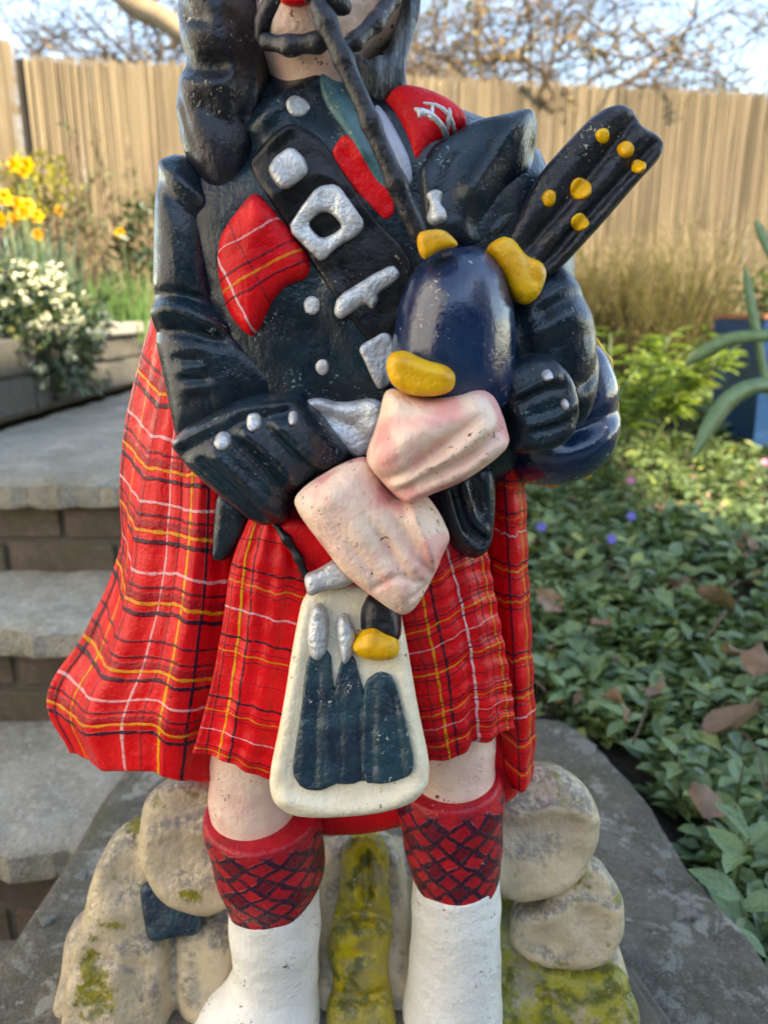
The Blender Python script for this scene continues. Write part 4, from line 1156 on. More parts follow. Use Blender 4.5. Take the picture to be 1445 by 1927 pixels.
NAVY = paint('navy_coat_paint', (.003, .009, .018), (.004, .020, .033), 30, rough=.34, chip=.48, chipcol=(.16, .24, .24), wear=.8, wearcol=(.16, .12, .06), bump=.30, coat=.42, spec=.25, speck=.28)
BLK = paint('black_paint', (.006, .007, .011), (.013, .013, .020), 40, rough=.38, chip=.44, chipcol=(.42, .37, .27), wear=.5, wearcol=(.20, .15, .09), bump=.44, coat=.32, spec=.28, speck=.35, speckcol=(.42, .38, .30))
BELT = paint('belt_paint', (.004, .004, .006), (.010, .009, .012), 35, rough=.34, chip=.3, chipcol=(.3, .25, .18), wear=.0, bump=.25, coat=.08, spec=.3)
BAGB = paint('bag_paint', (.003, .015, .062), (.004, .027, .078), 26, rough=.22, chip=.46, chipcol=(.52, .40, .30), wear=.2, bump=.16, coat=.6)
TASS = paint('tassel_paint', (.004, .017, .036), (.008, .045, .062), 40, rough=.36, chip=.42, chipcol=(.55, .52, .42), wear=.4, wearcol=(.10, .18, .18), bump=.5, coat=.2)
REDP = paint('red_paint', REDA, REDB, 35, rough=.38, chip=.4, chipcol=(.10, .03, .03), wear=.3, wearcol=(.6, .2, .17), bump=.5, spec=.16, coat=.06)
SILV = paint('silver_paint', (.62, .64, .66), (.44, .46, .48), 90, rough=.38, chip=.34, chipcol=(.20, .13, .09), wear=.25, wearcol=(.2, .14, .1), bump=.8, metallic=.45)
GOLD = paint('yellow_paint', (.86, .47, .008), (.70, .33, .006), 55, rough=.36, chip=.30, chipcol=(.30, .26, .05), bump=.5, wear=.2, wearcol=(.75, .5, .15))
CREAM = paint('cream_paint', (.82, .73, .55), (.75, .64, .45), 28, rough=.46, chip=.42, chipcol=(.16, .10, .06), bump=.5)
WHITE = paint('white_paint', (.86, .84, .79), (.79, .76, .69), 22, rough=.5, chip=.50, chipcol=(.14, .09, .06), bump=.6, speck=.3, speckcol=(.25, .18, .12))
TEAL = paint('teal_paint', (.028, .115, .135), (.050, .150, .165), 30, rough=.42, chip=.2, bump=.35)
LILAC = paint('lilac_paint', (.30, .36, .46), (.36, .38, .50), 30, rough=.42, bump=.35)
HAIR = None
def skin_mat(name, flush=.75):
    t = NT(name)
    c = t.mix(t.step(t.noise(24, 3, .5), .42, .68), (.86, .63, .49), (.85, .56, .46))
    c = t.mix(t.math('MULTIPLY', t.step(t.noise(33, 2, .5, dist=.5), .44, .66), flush), c, (.74, .25, .25))
    return finish(t, c, rough=.44, chip=.68, chipcol=(.085, .035, .02), wear=.85, wearcol=(.12, .05, .03), bump=.6, spec=.4)
SKIN = skin_mat('skin_paint'); FACE = skin_mat('face_paint', .22)
def hair_mat():
    t = NT('hair_paint')
    n = t.noise(60, 4, .7, t.scaled(4, 1, .5))
    c = t.mix(t.step(n, .40, .64), (.022, .030, .036), (.16, .20, .23))
    return finish(t, c, rough=.4, chip=.5, wear=.4, wearcol=(.32, .27, .18), bump=.6, extra=n)
HAIR = hair_mat()

statue = empty('piper_statue')
tag(statue, 'painted garden statue of a kilted bagpiper standing on the lichened stone slab', 'statue')
S = statue
def form(poly, y0, h, w, **k):            # the bare form of a part, for patches that lie on it
    k.pop('hh', None); v = Vol().slab(poly, y0, h, w, **k); return v.ops[0][0], v.fr
def patch(name, mat, parent, base, poly, t, hh=.0012, **k):
    u = k.pop('uv', None); sm = k.pop('smooth', 1)
    return Vol(hh).over(base, poly, t, **k).build(name, mat, parent, sm, u)
def ring(px, py, r, sx=1.0, n=11):
    return [(px + r*sx*math.cos(6.2832*i/n)*random.uniform(.86, 1.1), py + r*math.sin(6.2832*i/n)*random.uniform(.86, 1.1)) for i in range(n)]
def part(name, mat, parent, poly, y0, h, w, hh=.0018, **k):
    u = k.pop('uv', None); sm = k.pop('smooth', 2)
    return Vol(hh).slab(poly, y0, h, w, **k).build(name, mat, parent, sm, u)
# ---- coat
CP = [(330,310),(420,280),(480,150),(600,140),(700,165),(780,180),(900,230),(1000,260),(1080,480),(1060,640),
    (990,860),(900,930),(700,1000),(560,970),(430,800),(380,650),(310,460)]
CK = dict(back=190, lump=2.0, strokes=[([(600,175),(640,225),(690,330)],14,10), ([(470,320),(560,230),(610,190)],20,20), ([(430,700),(560,760),(700,745)],30,-8), ([(640,560),(700,700),(720,760)],24,8), ([(475,330),(500,310)],20,-18)])
rng = np.random.default_rng(5); coat = part('coat', NAVY, S, CP, .03, 190, 190, hh=.0022, **CK)
rng = np.random.default_rng(5); COAT = form(CP, .03, 190, 190, **CK)
patch('button', SILV, coat, COAT, ring(561, 201, 22), 7, lump=.8)
patch('button', SILV, coat, COAT, ring(588, 575, 18), 5, lump=.6)
patch('button', SILV, coat, COAT, ring(607, 690, 16, .8), 5, lump=.6)

# ---- feather bonnet with its long tail, head, hair
part('bonnet', BLK, S, [(440,-90),(400,-300),(480,-470),(640,-520),(800,-450),(850,-280),(800,-110),(700,-160),(560,-165)], .02, 170, 150, back=200, hh=.003, lump=6)
part('bonnet_tail', BLK, S, [(352,-260),(338,-120),(338,20),(343,70),(352,112),(346,150),(338,190),(336,225),(342,262),(350,290),(372,335),(405,380),(448,410),(474,370),(494,290),(504,230),(508,160),(500,110),(494,40),(490,-80),(470,-260)], -.014, 92, 84, back=90, lump=3, it=2, p=2.2,
    strokes=[([(350,118),(385,150),(432,152)],17,-20), ([(352,88),(400,100),(440,120)],20,10), ([(360,175),(410,185),(440,180)],24,10), ([(372,20),(410,40),(440,85)],26,12), ([(348,180),(362,230),(384,300)],7,-8), ([(352,215),(370,270),(392,320)],7,6), ([(345,236),(352,256)],8,-8), ([(455,70),(475,130),(470,230)],13,-14), ([(440,20),(455,60),(462,120)],12,8), ([(400,215),(440,250),(470,240)],20,-10), ([(345,10),(380,60),(405,70)],12,-10), ([(420,-60),(470,-40)],20,-14)])
head = Vol(.0018).slab([(462,-230),(462,60),(492,122),(560,162),(612,178),(690,135),(752,85),(786,0),(790,-230),(620,-300)], .005, 125, 120, back=130)
head.ball(560,-28,-.052,34,30,26,k=.012).ball(560,40,-.045,70,52,40,k=.02).tube([(590,120,.0,70),(600,230,.0,80)], k=.02)
head = head.build('head', FACE, S)
for ex in (548, 652): Vol(.0012).ball(ex, -92, -.046, 17, 12, 14).build('eye', WHITE, head, 1); Vol(.001).ball(ex, -92, -.0505, 8, 8, 8).build('pupil', BLK, head, 1)
part('lip', REDP, head, [(522,-14),(555,-24),(590,-14),(592,4),(560,12),(530,8)], -.066, 14, 14, hh=.001, back=20)
Vol(.0014).tube([(480,68,-.047,6),(503,79,-.056,13),(545,86,-.064,17),(598,80,-.068,17),(620,70,-.070,13)]).build('moustache', BLK, head)
Vol(.0014).tube([(640,92,-.063,12),(668,78,-.058,15),(706,42,-.050,16),(738,-6,-.038,17),(760,-60,-.025,17)]).build('moustache', BLK, head)
Vol(.0014).tube([(489,70,-.050,11),(497,40,-.052,15),(512,12,-.054,18),(545,-25,-.058,20)]).build('moustache', BLK, head)
Vol(.0014).tube([(585,-12,-.072,18),(615,-2,-.072,20),(640,8,-.068,16),(651,15,-.064,12)]).build('moustache', BLK, head)
part('side_hair', HAIR, head, [(752,-140),(790,-140),(788,20),(772,80),(757,130),(760,160),(772,196),(706,192),(680,150),(655,98),(672,104),(690,120),(705,104),(722,108),(742,72),(758,20)],
     -.022, 34, 26, back=100, lump=2, yaw=22, strokes=[([(772,-40),(765,60),(735,130),(725,190)],7,-4), ([(780,-20),(776,60),(750,120),(748,190)],7,4)])
# ---- neck: collar, lapel plaid
patch('collar', TEAL, S, COAT, [(602,100),(650,128),(690,215),(730,300),(758,388),(728,372),(690,318),(652,252),(618,205),(600,165)], 5)
patch('collar', LILAC, S, COAT, [(704,180),(735,222),(770,300),(777,345),(766,352),(740,300),(712,240)], 5)
LAPT = tartan('lapel_tartan', [('u', .655, .006, YEL, .0)], .01, 9)
patch('lapel_plaid', LAPT, S, COAT, [(621,290),(650,246),(690,298),(738,358),(744,402),(724,418),(692,382),(640,332)], 4, lump=1.2, uv='plane')
sp = part('shoulder_plaid', REDP, S, [(700,186),(742,177),(800,188),(852,212),(884,238),(852,268),(806,292),(778,338),(768,300),(740,240)], -.022, 62, 46, back=60, tilt=25, lump=3)
SPF = form([(700,186),(742,177),(800,188),(852,212),(884,238),(852,268),(806,292),(778,338),(768,300),(740,240)], -.022, 62, 46, back=60, tilt=25)
for a in ([(772,205),(800,208),(838,228),(868,238),(862,244),(838,238),(800,220),(786,226),(784,214)], [(790,194),(830,198),(866,224),(862,230),(828,206),(794,200)], [(810,200),(818,202),(814,228),(806,226)], [(842,208),(850,214),(846,240),(838,236)]):
    patch('paint_stroke', SILV, sp, SPF, a, 3, hh=.0009, lump=.6, it=1)
# ---- cross belt
belt = patch('cross_belt', BELT, S, COAT, [(462,306),(500,262),(545,228),(604,258),(650,330),(705,415),(775,480),(782,600),(740,668),(705,656),(640,572),(580,484),(520,392)], 9, hh=.0016, lump=.6, rnd=.5,
    strokes=[([(520,368),(590,330),(650,352)],16,6), ([(470,305),(556,232)],8,7), ([(585,470),(650,420),(700,430)],18,-4)])
patch('buckle', SILV, belt, COAT, [(544,434),(570,392),(600,354),(636,350),(662,386),(688,424),(668,448),(640,462),(606,494),(588,476)], 24, hh=.0010, lump=1.3, rnd=.2, it=1,
     hole=[(578,424),(600,402),(622,398),(648,428),(632,442),(606,454)])
patch('stud', SILV, belt, COAT, [(508,322),(522,300),(550,281),(572,300),(580,326),(560,346),(536,361),(520,344)], 34, lump=1.2, rnd=.25, it=1)
patch('belt_slide', SILV, belt, COAT, [(630,588),(638,560),(690,526),(738,500),(752,516),(742,532),(708,553),(712,566),(700,584),(690,568),(660,588),(640,600)], 24, lump=1.6, rnd=.3, it=1)
patch('belt_tip', SILV, belt, COAT, [(674,654),(700,638),(722,624),(738,632),(750,690),(738,718),(714,734),(702,712),(688,680)], 14, lump=.8, it=1, rnd=.3)
# ---- chest plaid at the armpit
CH = [('u', -.04, .011, BLACK, .0)]
patch('chest_plaid', tartan('chest_tartan', [('u', .945, .007, YEL, .85), ('u', .928, .0035, BLACK, .8), ('u', .964, .0035, BLACK, .75), ('u', 1.018, .004, WHT, .75), ('u', 1.07, .003, BLACK, .45), ('u', .905, .003, BLACK, .5),
    ('v', 1.175, .0035, BLACK, .7), ('v', 1.20, .004, YEL, .6), ('v', 1.225, .003, BLACK, .7), ('v', 1.155, .012, DRED, .4), ('v', 1.105, .003, WHT, .5), ('v', 1.06, .0035, BLACK, .7), ('v', 1.04, .004, YEL, .5), ('v', 1.02, .0035, BLACK, .7), ('v', 1.262, .003, BLACK, .6), ('v', 1.282, .004, YEL, .5)],
    .007, 14, rot=-.47), S, COAT, [(482,362),(508,396),(546,438),(582,490),(578,522),(540,532),(508,566),(484,622),(470,632),(428,584),(410,505),(416,448),(446,402)], 26, hh=.0016, lump=1.5, rnd=.7, strokes=[([(500,400),(480,480),(470,600)],26,8)], uv='plane')

# ---- caped shoulder and epaulette
KP, KA = [(772,345),(800,290),(850,262),(885,236),(940,228),(992,220),(1012,240),(1006,320),(985,395),(930,470),(860,485),(790,450)], dict(back=110, tilt=8, p=2.6)
cape = part('shoulder_cape', NAVY, S, KP, -.022, 75, 46, lump=3, it=1, **KA,
    strokes=[([(1000,250),(990,320),(950,390)],20,-20),([(985,232),(930,300),(880,380)],20,16), ([(1000,300),(960,370),(900,440)],26,-26), ([(900,260),(850,330),(830,420)],24,-8), ([(790,330),(800,430)],12,6)])
patch('epaulette_tab', SILV, cape, form(KP, -.022, 75, 46, **KA), [(798,368),(815,358),(834,364),(826,384),(840,402),(838,418),(812,424),(800,410),(810,388)], 6, hh=.001, lump=1.2, it=1)

# ---- left-hand side sleeve of the picture, with its big cuff
slv = part('sleeve', NAVY, S, [(306,312),(345,290),(405,325),(432,400),(424,480),(432,560),(476,625),(545,690),(600,745),(540,775),(450,800),(345,838),(330,770),(314,690),(299,620),(297,540),(301,420)], -.004, 110, 84, back=110, hh=.002, lump=2.5, p=2.5, it=1,
    strokes=[([(318,318),(360,352),(410,395)],14,13), ([(312,345),(350,385),(400,430)],14,-10), ([(305,560),(360,556),(425,575)],11,-16), ([(302,588),(360,582),(440,612)],13,15), ([(305,625),(370,622),(440,640)],11,-13),
             ([(352,655),(392,652)],6,4), ([(354,670),(400,672)],5,-6), ([(360,690),(405,684)],6,4), ([(366,706),(412,706)],5,-7), ([(372,722),(425,716)],6,4), ([(380,742),(420,738)],7,-4), ([(450,640),(520,700),(580,745)],14,7)])
CFP = [(332,832),(345,806),(400,778),(470,742),(562,736),(604,772),(668,852),(622,880),(568,908),(553,945),(548,976),(490,982),(400,908),(343,853)]
CFK = dict(back=110, p=2.5,
    strokes=[([(340,826),(400,790),(470,758),(560,746)],8,13), ([(352,850),(410,815),(480,782),(550,768)],10,-10), ([(430,840),(480,890),(540,950)],11,10), ([(400,850),(460,905),(520,965)],9,-9), ([(480,800),(530,845),(575,900)],10,12), ([(455,810),(505,860),(560,925)],8,-12), ([(540,790),(590,840),(640,870)],13,8), ([(515,790),(565,840),(610,885)],9,-9)])
cf = part('cuff', NAVY, slv, CFP, -.042, 96, 58, it=1, **CFK); CFF = form(CFP, -.042, 96, 58, it=1, **CFK)
patch('button', SILV, slv, CFF, ring(419, 829, 17), 7, hh=.001, lump=.8)
patch('button', SILV, slv, CFF, ring(479, 792, 16), 7, hh=.001, lump=.8)
patch('button', SILV, slv, CFF, ring(552, 786, 13, .75), 7, hh=.001, lump=.8)

# ---- bag and pipes
bag = part('pipe_bag', BAGB, S, [(732,735),(738,640),(748,570),(778,505),(832,466),(900,462),(944,502),(964,580),(966,680),(955,770),(850,800),(770,790)], -.048, 150, 108, back=120, hh=.002, lump=1.5)
bag2 = part('pipe_bag', BAGB, S, [(1080,630),(1125,648),(1154,715),(1158,790),(1142,850),(1100,890),(1040,908),(985,902),(930,880),(925,800),(1000,740)], .022, 120, 78, back=130, hh=.002, lump=1.5,
    strokes=[([(1040,800),(1100,775),(1150,760)],18,-16), ([(1020,840),(1080,820),(1150,800)],24,8)])
Vol(.0014).tube([(1118,640,.024,7),(1142,680,.026,8),(1156,730,.028,7),(1161,790,.030,5),(1146,855,.030,4)]).build('piping', GOLD, bag2)
Vol(.0014).tube([(1146,855,.030,4),(1104,896,.030,4),(1040,913,.03,4),(985,907,.03,4)]).build('piping', GOLD, bag2)
DRP = [(935,480),(985,380),(1015,325),(1100,232),(1135,206),(1168,198),(1192,214),(1203,242),(1228,252),(1247,272),(1241,298),(1200,342),(1130,424),(1032,530),(980,530)]
DRK = dict(back=55, yaw=-6, p=2.6, it=1,
    strokes=[([(990,470),(1080,365),(1185,232)],9,-13), ([(1020,500),(1120,390),(1222,280)],9,-13), ([(965,455),(1060,335),(1150,222)],12,5), ([(1040,450),(1200,262)],10,5), ([(1062,478),(1180,345),(1232,290)],9,4)])
dr = part('drone_pipes', BLK, S, DRP, -.034, 34, 16, **DRK); DRF = form(DRP, -.034, 34, 16, **DRK)
for x, y, r, s_ in ((1133,256,15,.95),(1176,281,16,1.05),(1199,314,14,1.0),(1033,374,16,.85),(1090,357,20,1.1),(1089,420,17,1.0)):
    patch('drone_ring', GOLD, dr, DRF, ring(x, y, r, s_), 5, hh=.001, lump=.8, rnd=.6)
part('ferrule', GOLD, S, [(913,470),(925,455),(946,444),(966,450),(988,482),(1018,492),(1029,516),(1012,560),(986,577),(962,560),(945,522)], -.064, 36, 24, back=60, hh=.0014, lump=2, strokes=[([(985,492),(1000,530)],8,-8)])
part('ferrule', GOLD, S, [(784,438),(808,432),(838,432),(868,464),(834,468),(808,482),(800,492),(786,470)], -.088, 22, 14, back=60, hh=.0013, lump=2)
Vol(.0016).tube([(600,14,-.078,19),(614,42,-.081,20),(646,112,-.083,18),(698,232,-.084,18),(746,345,-.083,19),(788,440,-.080,19)]).build('blowpipe', BLK, S)
part('ferrule', GOLD, S, [(725,690),(732,664),(762,658),(800,678),(842,688),(859,706),(852,736),(815,747),(762,742),(735,722)], -.098, 40, 26, back=60, hh=.0014, lump=2.2, strokes=[([(740,672),(790,690),(845,702)],9,5)])

# ---- right-hand side sleeve and cuff of the picture
slr = part('sleeve', NAVY, S, [(900,640),(925,560),(985,520),(1048,492),(1085,535),(1106,590),(1123,680),(1112,750),(1090,800),(1000,800),(930,750)], -.012, 110, 78, back=110, hh=.002, lump=2.5,
    strokes=[([(1000,588),(1050,562),(1095,560)],12,-12), ([(985,625),(1040,600),(1105,600)],20,9), ([(1075,715),(1100,690),(1115,650)],12,-14), ([(960,600),(975,660)],14,-8)])
CRP = [(902,728),(930,692),(985,664),(1035,668),(1070,705),(1084,760),(1076,815),(1040,842),(985,852),(950,846),(958,806),(938,752)]
CRK = dict(back=90, p=2.5,
    strokes=[([(1030,672),(1068,720),(1078,775)],7,9), ([(955,738),(1000,715),(1035,700)],8,9), ([(965,752),(1010,730),(1040,725)],7,-8), ([(985,790),(1035,775),(1062,755)],8,9), ([(990,805),(1045,790),(1070,770)],7,-10), ([(965,770),(980,795)],8,5)])
cfr = part('cuff', NAVY, slr, CRP, -.052, 66, 40, it=1, **CRK); CRF = form(CRP, -.052, 66, 40, it=1, **CRK)
patch('button', SILV, slr, CRF, ring(1029, 706, 11), 7, hh=.001, lump=.8)
patch('button', SILV, slr, CRF, ring(1061, 760, 10, .7), 7, hh=.001, lump=.8)

# ---- hands on the chanter
part('hand', SKIN, S, [(722,738),(740,730),(800,748),(855,742),(905,726),(932,748),(950,792),(957,832),(930,862),(870,902),(800,930),(765,944),(738,926),(700,884),(686,858),(712,792)], -.086, 92, 64, back=80, lump=2.0, it=2, p=2.15, hh=.0015, smooth=1,
    strokes=[([(880,785),(807,838),(763,874),(715,896)],11,-24,1), ([(940,792),(865,850),(807,879),(745,914)],10,-24,1), ([(905,790),(840,842),(740,896)],9,8), ([(948,822),(860,876),(768,928)],12,8), ([(880,752),(800,790),(715,842)],24,12), ([(735,745),(715,800),(700,850)],12,-6), ([(905,735),(935,770),(945,810)],9,-7), ([(770,770),(730,800)],14,-5)])
part('hand', SKIN, S, [(552,938),(575,912),(640,872),(688,856),(712,880),(742,930),(800,926),(828,965),(849,1012),(834,1036),(812,1090),(780,1142),(756,1155),(718,1132),(650,1080),(598,1012),(564,966)], -.076, 92, 62, back=76, lump=2.0, tilt=8, it=2, p=2.15, hh=.0015, smooth=1,
    strokes=[([(772,943),(801,1012),(815,1060)],10,12), ([(735,955),(780,1022),(810,1072)],9,-17,1), ([(690,960),(748,1046),(788,1098)],9,-14,1), ([(640,980),(705,1066),(752,1122)],10,-8,1), ([(625,925),(680,985)],30,10), ([(740,935),(765,925),(800,930)],10,-10), ([(705,1092),(745,1068),(792,1082)],6,-9), ([(775,1108),(802,1090)],6,-12), ([(660,900),(610,940)],18,6), ([(822,960),(838,1015)],12,-7)])
WPP = [(570,756),(602,750),(640,762),(700,750),(722,760),(714,800),(697,846),(668,856),(618,812)]
patch('waist_plate', SILV, S, COAT, WPP, 34, lump=1.8, rnd=.3, it=1, strokes=[([(600,775),(650,795),(690,830)],16,-8)])

# ---- coat tails
part('coat_tail', NAVY, S, [(410,915),(470,950),(474,990),(432,1052),(400,1054),(402,1000)], -.022, 30, 20, back=50, lump=1.5)
part('coat_tail', NAVY, S, [(806,928),(840,880),(930,862),(930,985),(917,1036),(885,1050),(850,1030),(826,985)], -.038, 42, 22, back=60, lump=1.5,
    strokes=[([(838,915),(858,985),(895,1022),(922,1005)],6,9), ([(850,910),(872,975),(905,1008)],6,-9), ([(868,900),(888,965),(912,990)],6,9), ([(885,895),(900,955)],6,-9), ([(820,940),(842,1000),(880,1038)],7,-6)])
# ---- kilt and cloak: tartan sheets, laid out as control nets (px, py, depth) from waist to hem
def sheet(name, mat, parent, net, n, m, fold=None, thick=.010):
    net = np.asarray(net, float)                     # rows x cols x 3
    rows = np.stack([spline(r, m) for r in net])     # rows x m x 3
    g = np.stack([spline(rows[:, j], n) for j in range(m)], 1)
    u = np.linspace(0, 1, m)[None, :].repeat(n, 0); v = np.linspace(0, 1, n)[:, None].repeat(m, 1)
    P = np.zeros((n, m, 3))
    dep = g[..., 2] + (fold(u, v) if fold else 0)
    d = FW[None, None] + np.array([1., 0, 0])*((g[..., 0:1]-722.5)/F) + UP*((963.5-g[..., 1:2])/F)
    P = CAM + d*((g[..., 2:3] + D)/d[..., 1:2])
    tu = np.gradient(P, axis=1); tv = np.gradient(P, axis=0)
    nm = np.cross(tv, tu); nm /= np.linalg.norm(nm, axis=2)[..., None] + 1e-9
    if np.mean(nm[..., 1]) > 0: nm = -nm
    if fold is not None: P = P + nm*(-fold(u, v))[..., None]
    tu = np.gradient(P, axis=1); tv = np.gradient(P, axis=0)
    nm2 = np.cross(tv, tu); nm2 /= np.linalg.norm(nm2, axis=2)[..., None] + 1e-9
    if np.mean(nm2[..., 1]) > 0: nm2 = -nm2
    # rounded rim, then a back face
    r_ = .006
    Hh = np.linalg.norm(np.diff(P, axis=0), axis=2).sum(0).mean(); Ww = np.linalg.norm(np.diff(P, axis=1), axis=2).sum(1).mean()
    ed = np.minimum.reduce([(1-v)*Hh, u*Ww, (1-u)*Ww]); ed = np.clip(ed, 0, r_)
    P = P - nm*(r_ - np.sqrt(np.maximum(r_**2 - (r_-ed)**2, 0)))[..., None]
    ins = P - nm*thick
    rim = P.copy()
    V = np.concatenate([P.reshape(-1, 3), ins.reshape(-1, 3)])
    I = np.arange(n*m).reshape(n, m)
    def quads(I, flip):
        q = np.stack([I[:-1, :-1], I[:-1, 1:], I[1:, 1:], I[1:, :-1]], -1).reshape(-1, 4)
        return q[:, ::-1] if flip else q
    a = V[I[0, 0]]; b = V[I[0, 1]]; c = V[I[1, 0]]
    flip = np.dot(np.cross(b-a, c-a), nm[0, 0]) < 0
    fr, bk = quads(I, flip), quads(I + n*m, not flip)
    loop = np.concatenate([I[0, :], I[1:, -1], I[-1, -2::-1], I[-2:0:-1, 0]])
    l2 = np.roll(loop, -1)
    side = np.stack([loop, l2, l2 + n*m, loop + n*m], 1)
    if not flip: side = side[:, ::-1]
    f = np.concatenate([fr, bk, side])
    uv = np.stack([u, 1-v], -1).reshape(-1, 2); uv = np.concatenate([uv, uv])
    o = mesh(name, V, f, mat, parent, uv=uv)
    return o
def bands(ps, kind):                                  # helper: groups of tartan strokes across (v measured downward)
    out = []
    for p, s in ps:
        v = 1-p
        if s == 'y': out += [('v', v+.032, .0042, BLACK, .8), ('v', v+.014, .012, DRED, .6), ('v', v, .0052, YEL, .8), ('v', v-.020, .0065, BLACK, .95)]
        if s == 'w': out += [('v', v, .0046, WHT, .62)]
        if s == 'd': out += [('v', v, .004, BLACK, .8)]
    return out
GS = np.sin
cloak_t = tartan('cloak_tartan', [('u', .05, .010, BLACK, .85), ('u', .155, .009, YEL, .75), ('u', .30, .011, BLACK, .45), ('u', .27, .030, DRED, .25), ('u', .455, .010, WHT, .6), ('u', .545, .014, DRED, .55), ('u', .66, .017, YEL, .9), ('u', .70, .012, DRED, .4), ('u', .80, .013, BLACK, .95)]
    + bands([(.05, 'd'), (.185, 'y'), (.262, 'w'), (.325, 'y'), (.395, 'w'), (.452, 'y'), (.532, 'w'), (.592, 'y'), (.668, 'd'), (.734, 'y'), (.806, 'w'), (.868, 'y')], 'v'), .012, 5)
net = [[(302,520,.030),(335,530,.012),(372,540,-.004),(405,548,-.01),(440,556,-.01)],
       [(262,652,.040),(305,690,.014),(350,700,-.002),(390,705,-.01),(440,708,-.012)],
       [(226,790,.048),(280,838,.016),(330,850,-.004),(385,858,-.012),(440,862,-.014)],
       [(212,915,.050),(262,965,.018),(322,985,-.008),(380,992,-.016),(440,996,-.016)],
       [(210,1030,.050),(250,1098,.018),(305,1120,-.012),(370,1128,-.020),(440,1135,-.016)],
       [(152,1172,.056),(212,1232,.022),(275,1252,-.014),(352,1258,-.022),(432,1268,-.016)],
       [(74,1312,.058),(158,1350,.028),(240,1358,-.014),(336,1368,-.024),(420,1382,-.016)],
       [(126,1424,.050),(182,1446,.028),(248,1460,-.012),(326,1468,-.022),(408,1486,-.014)]]
def f1(u, v):
    a = np.clip((v-.15)/.6, 0, 1)*(1-.55*np.clip((v-.85)/.15, 0, 1))
    return a*(.0075*GS(u*14.0 + .6*GS(v*3)) + .0012*GS(u*31+1.0)) + .0005*GS(u*55+v*5) + .0004*GS(v*60+u*6)*a
cloak = sheet('cloak', cloak_t, S, net, 170, 110, f1, .014)
front_t = tartan('kilt_front_tartan', [('u', .10, .010, BLACK, .7), ('u', .205, .018, YEL, .9), ('u', .315, .017, BLACK, .95), ('u', .05, .03, DRED, .3), ('v', .905, .004, BLACK, .7)]
    + [q for p in (.21, .43, .645, .885) for q in (('v', 1-p, .0055, BLACK, .95), ('v', 1-p-.03, .0035, DRED, .6), ('v', 1-p-.05, .0045, YEL, .55), ('v', 1-p-.068, .0035, BLACK, .5))]
    + [('v', 1-.345, .005, WHT, .6), ('v', 1-.565, .003, BLACK, .3), ('v', 1-.78, .0045, WHT, .6), ('v', 1-.93, .010, YEL, .5)], .014, 5)
net = [[(462,975,-.034),(500,970,-.040),(540,975,-.042),(590,985,-.040)],
       [(430,1058,-.036),(480,1068,-.047),(540,1082,-.048),(600,1092,-.042)],
       [(415,1170,-.036),(470,1188,-.050),(530,1202,-.050),(590,1215,-.044)],
       [(398,1280,-.036),(455,1300,-.053),(520,1318,-.052),(590,1330,-.046)],
       [(378,1370,-.036),(440,1396,-.055),(505,1412,-.054),(580,1425,-.048)],
       [(368,1412,-.034),(430,1444,-.054),(495,1464,-.053),(570,1478,-.048)]]
def f2(u, v): return .0022*GS(u*9-1.2)*v + .0006*GS(v*62)*np.clip(u*3, 0, 1) + .0010*GS(u*27+v*4) - .004*np.exp(-((u-.02)/.05)**2)*v
sheet('kilt_panel', front_t, S, net, 150, 70, f2, .016)
right_t = tartan('kilt_side_tartan', [('u', .16, .02, DRED, .4), ('u', .255, .016, YEL, .75), ('u', .345, .020, BLACK, .9), ('u', .60, .015, WHT, .85), ('u', .70, .02, DRED, .4), ('u', .80, .016, BLACK, .8), ('u', .90, .014, YEL, .5)]
    + [q for p in (.11, .30, .49, .685, .86) for q in (('v', 1-p, .005, BLACK, .85), ('v', 1-p-.028, .0055, YEL, .65), ('v', 1-p-.055, .0045, BLACK, .75), ('v', 1-p+.02, .010, DRED, .5))]
    + [('v', 1-.23, .004, BLACK, .5), ('v', 1-.41, .005, WHT, .4), ('v', 1-.61, .004, BLACK, .6), ('v', 1-.79, .005, WHT, .4), ('v', 1-.955, .005, BLACK, .8)], .016, 5)
net = [[(740,1075,-.040),(800,1050,-.044),(850,1015,-.040),(915,985,-.024)],
       [(748,1170,-.044),(815,1142,-.050),(875,1105,-.044),(930,1082,-.024)],
       [(765,1270,-.046),(838,1252,-.053),(900,1218,-.046),(950,1195,-.024)],
       [(785,1365,-.046),(850,1350,-.054),(912,1318,-.046),(968,1300,-.024)],
       [(798,1440,-.046),(862,1430,-.053),(916,1400,-.046),(972,1372,-.024)]]
def f3(u, v): return -.005*np.exp(-((u-.66)/.06)**2)*v + .005*np.exp(-((u-.56)/.10)**2)*v + .0007*GS(v*70-u*8) + .0010*GS(u*24)
sheet('kilt_panel', right_t, S, net, 150, 70, f3, .016)
strip_t = tartan('cloak_edge_tartan', [('u', .42, .035, BLACK, .85), ('u', .86, .03, BLACK, .4), ('u', .78, .04, YEL, .45)]
    + [q for p in (.10, .19, .33, .41, .56, .66, .80, .90) for q in (('v', 1-p, .0045, BLACK, .85), ('v', 1-p-.017, .005, YEL, .5 if p > .3 else .2), ('v', 1-p-.035, .0035, BLACK, .6))] + [('v', 1-.25, .004, WHT, .5), ('v', 1-.73, .004, WHT, .6)], .014, 5)
net = [[(900,830,.004),(935,835,-.006),(970,840,-.004),(994,838,.02)],
       [(915,960,.002),(945,968,-.008),(975,970,-.006),(998,962,.02)],
       [(920,1100,.0),(952,1112,-.010),(980,1112,-.008),(1003,1100,.02)],
       [(926,1240,.0),(960,1258,-.010),(986,1258,-.008),(1010,1242,.02)],
       [(935,1370,.002),(968,1392,-.008),(992,1392,-.006),(1015,1372,.02)],
       [(948,1465,.004),(972,1494,-.004),(990,1494,-.002),(1008,1470,.02)]]
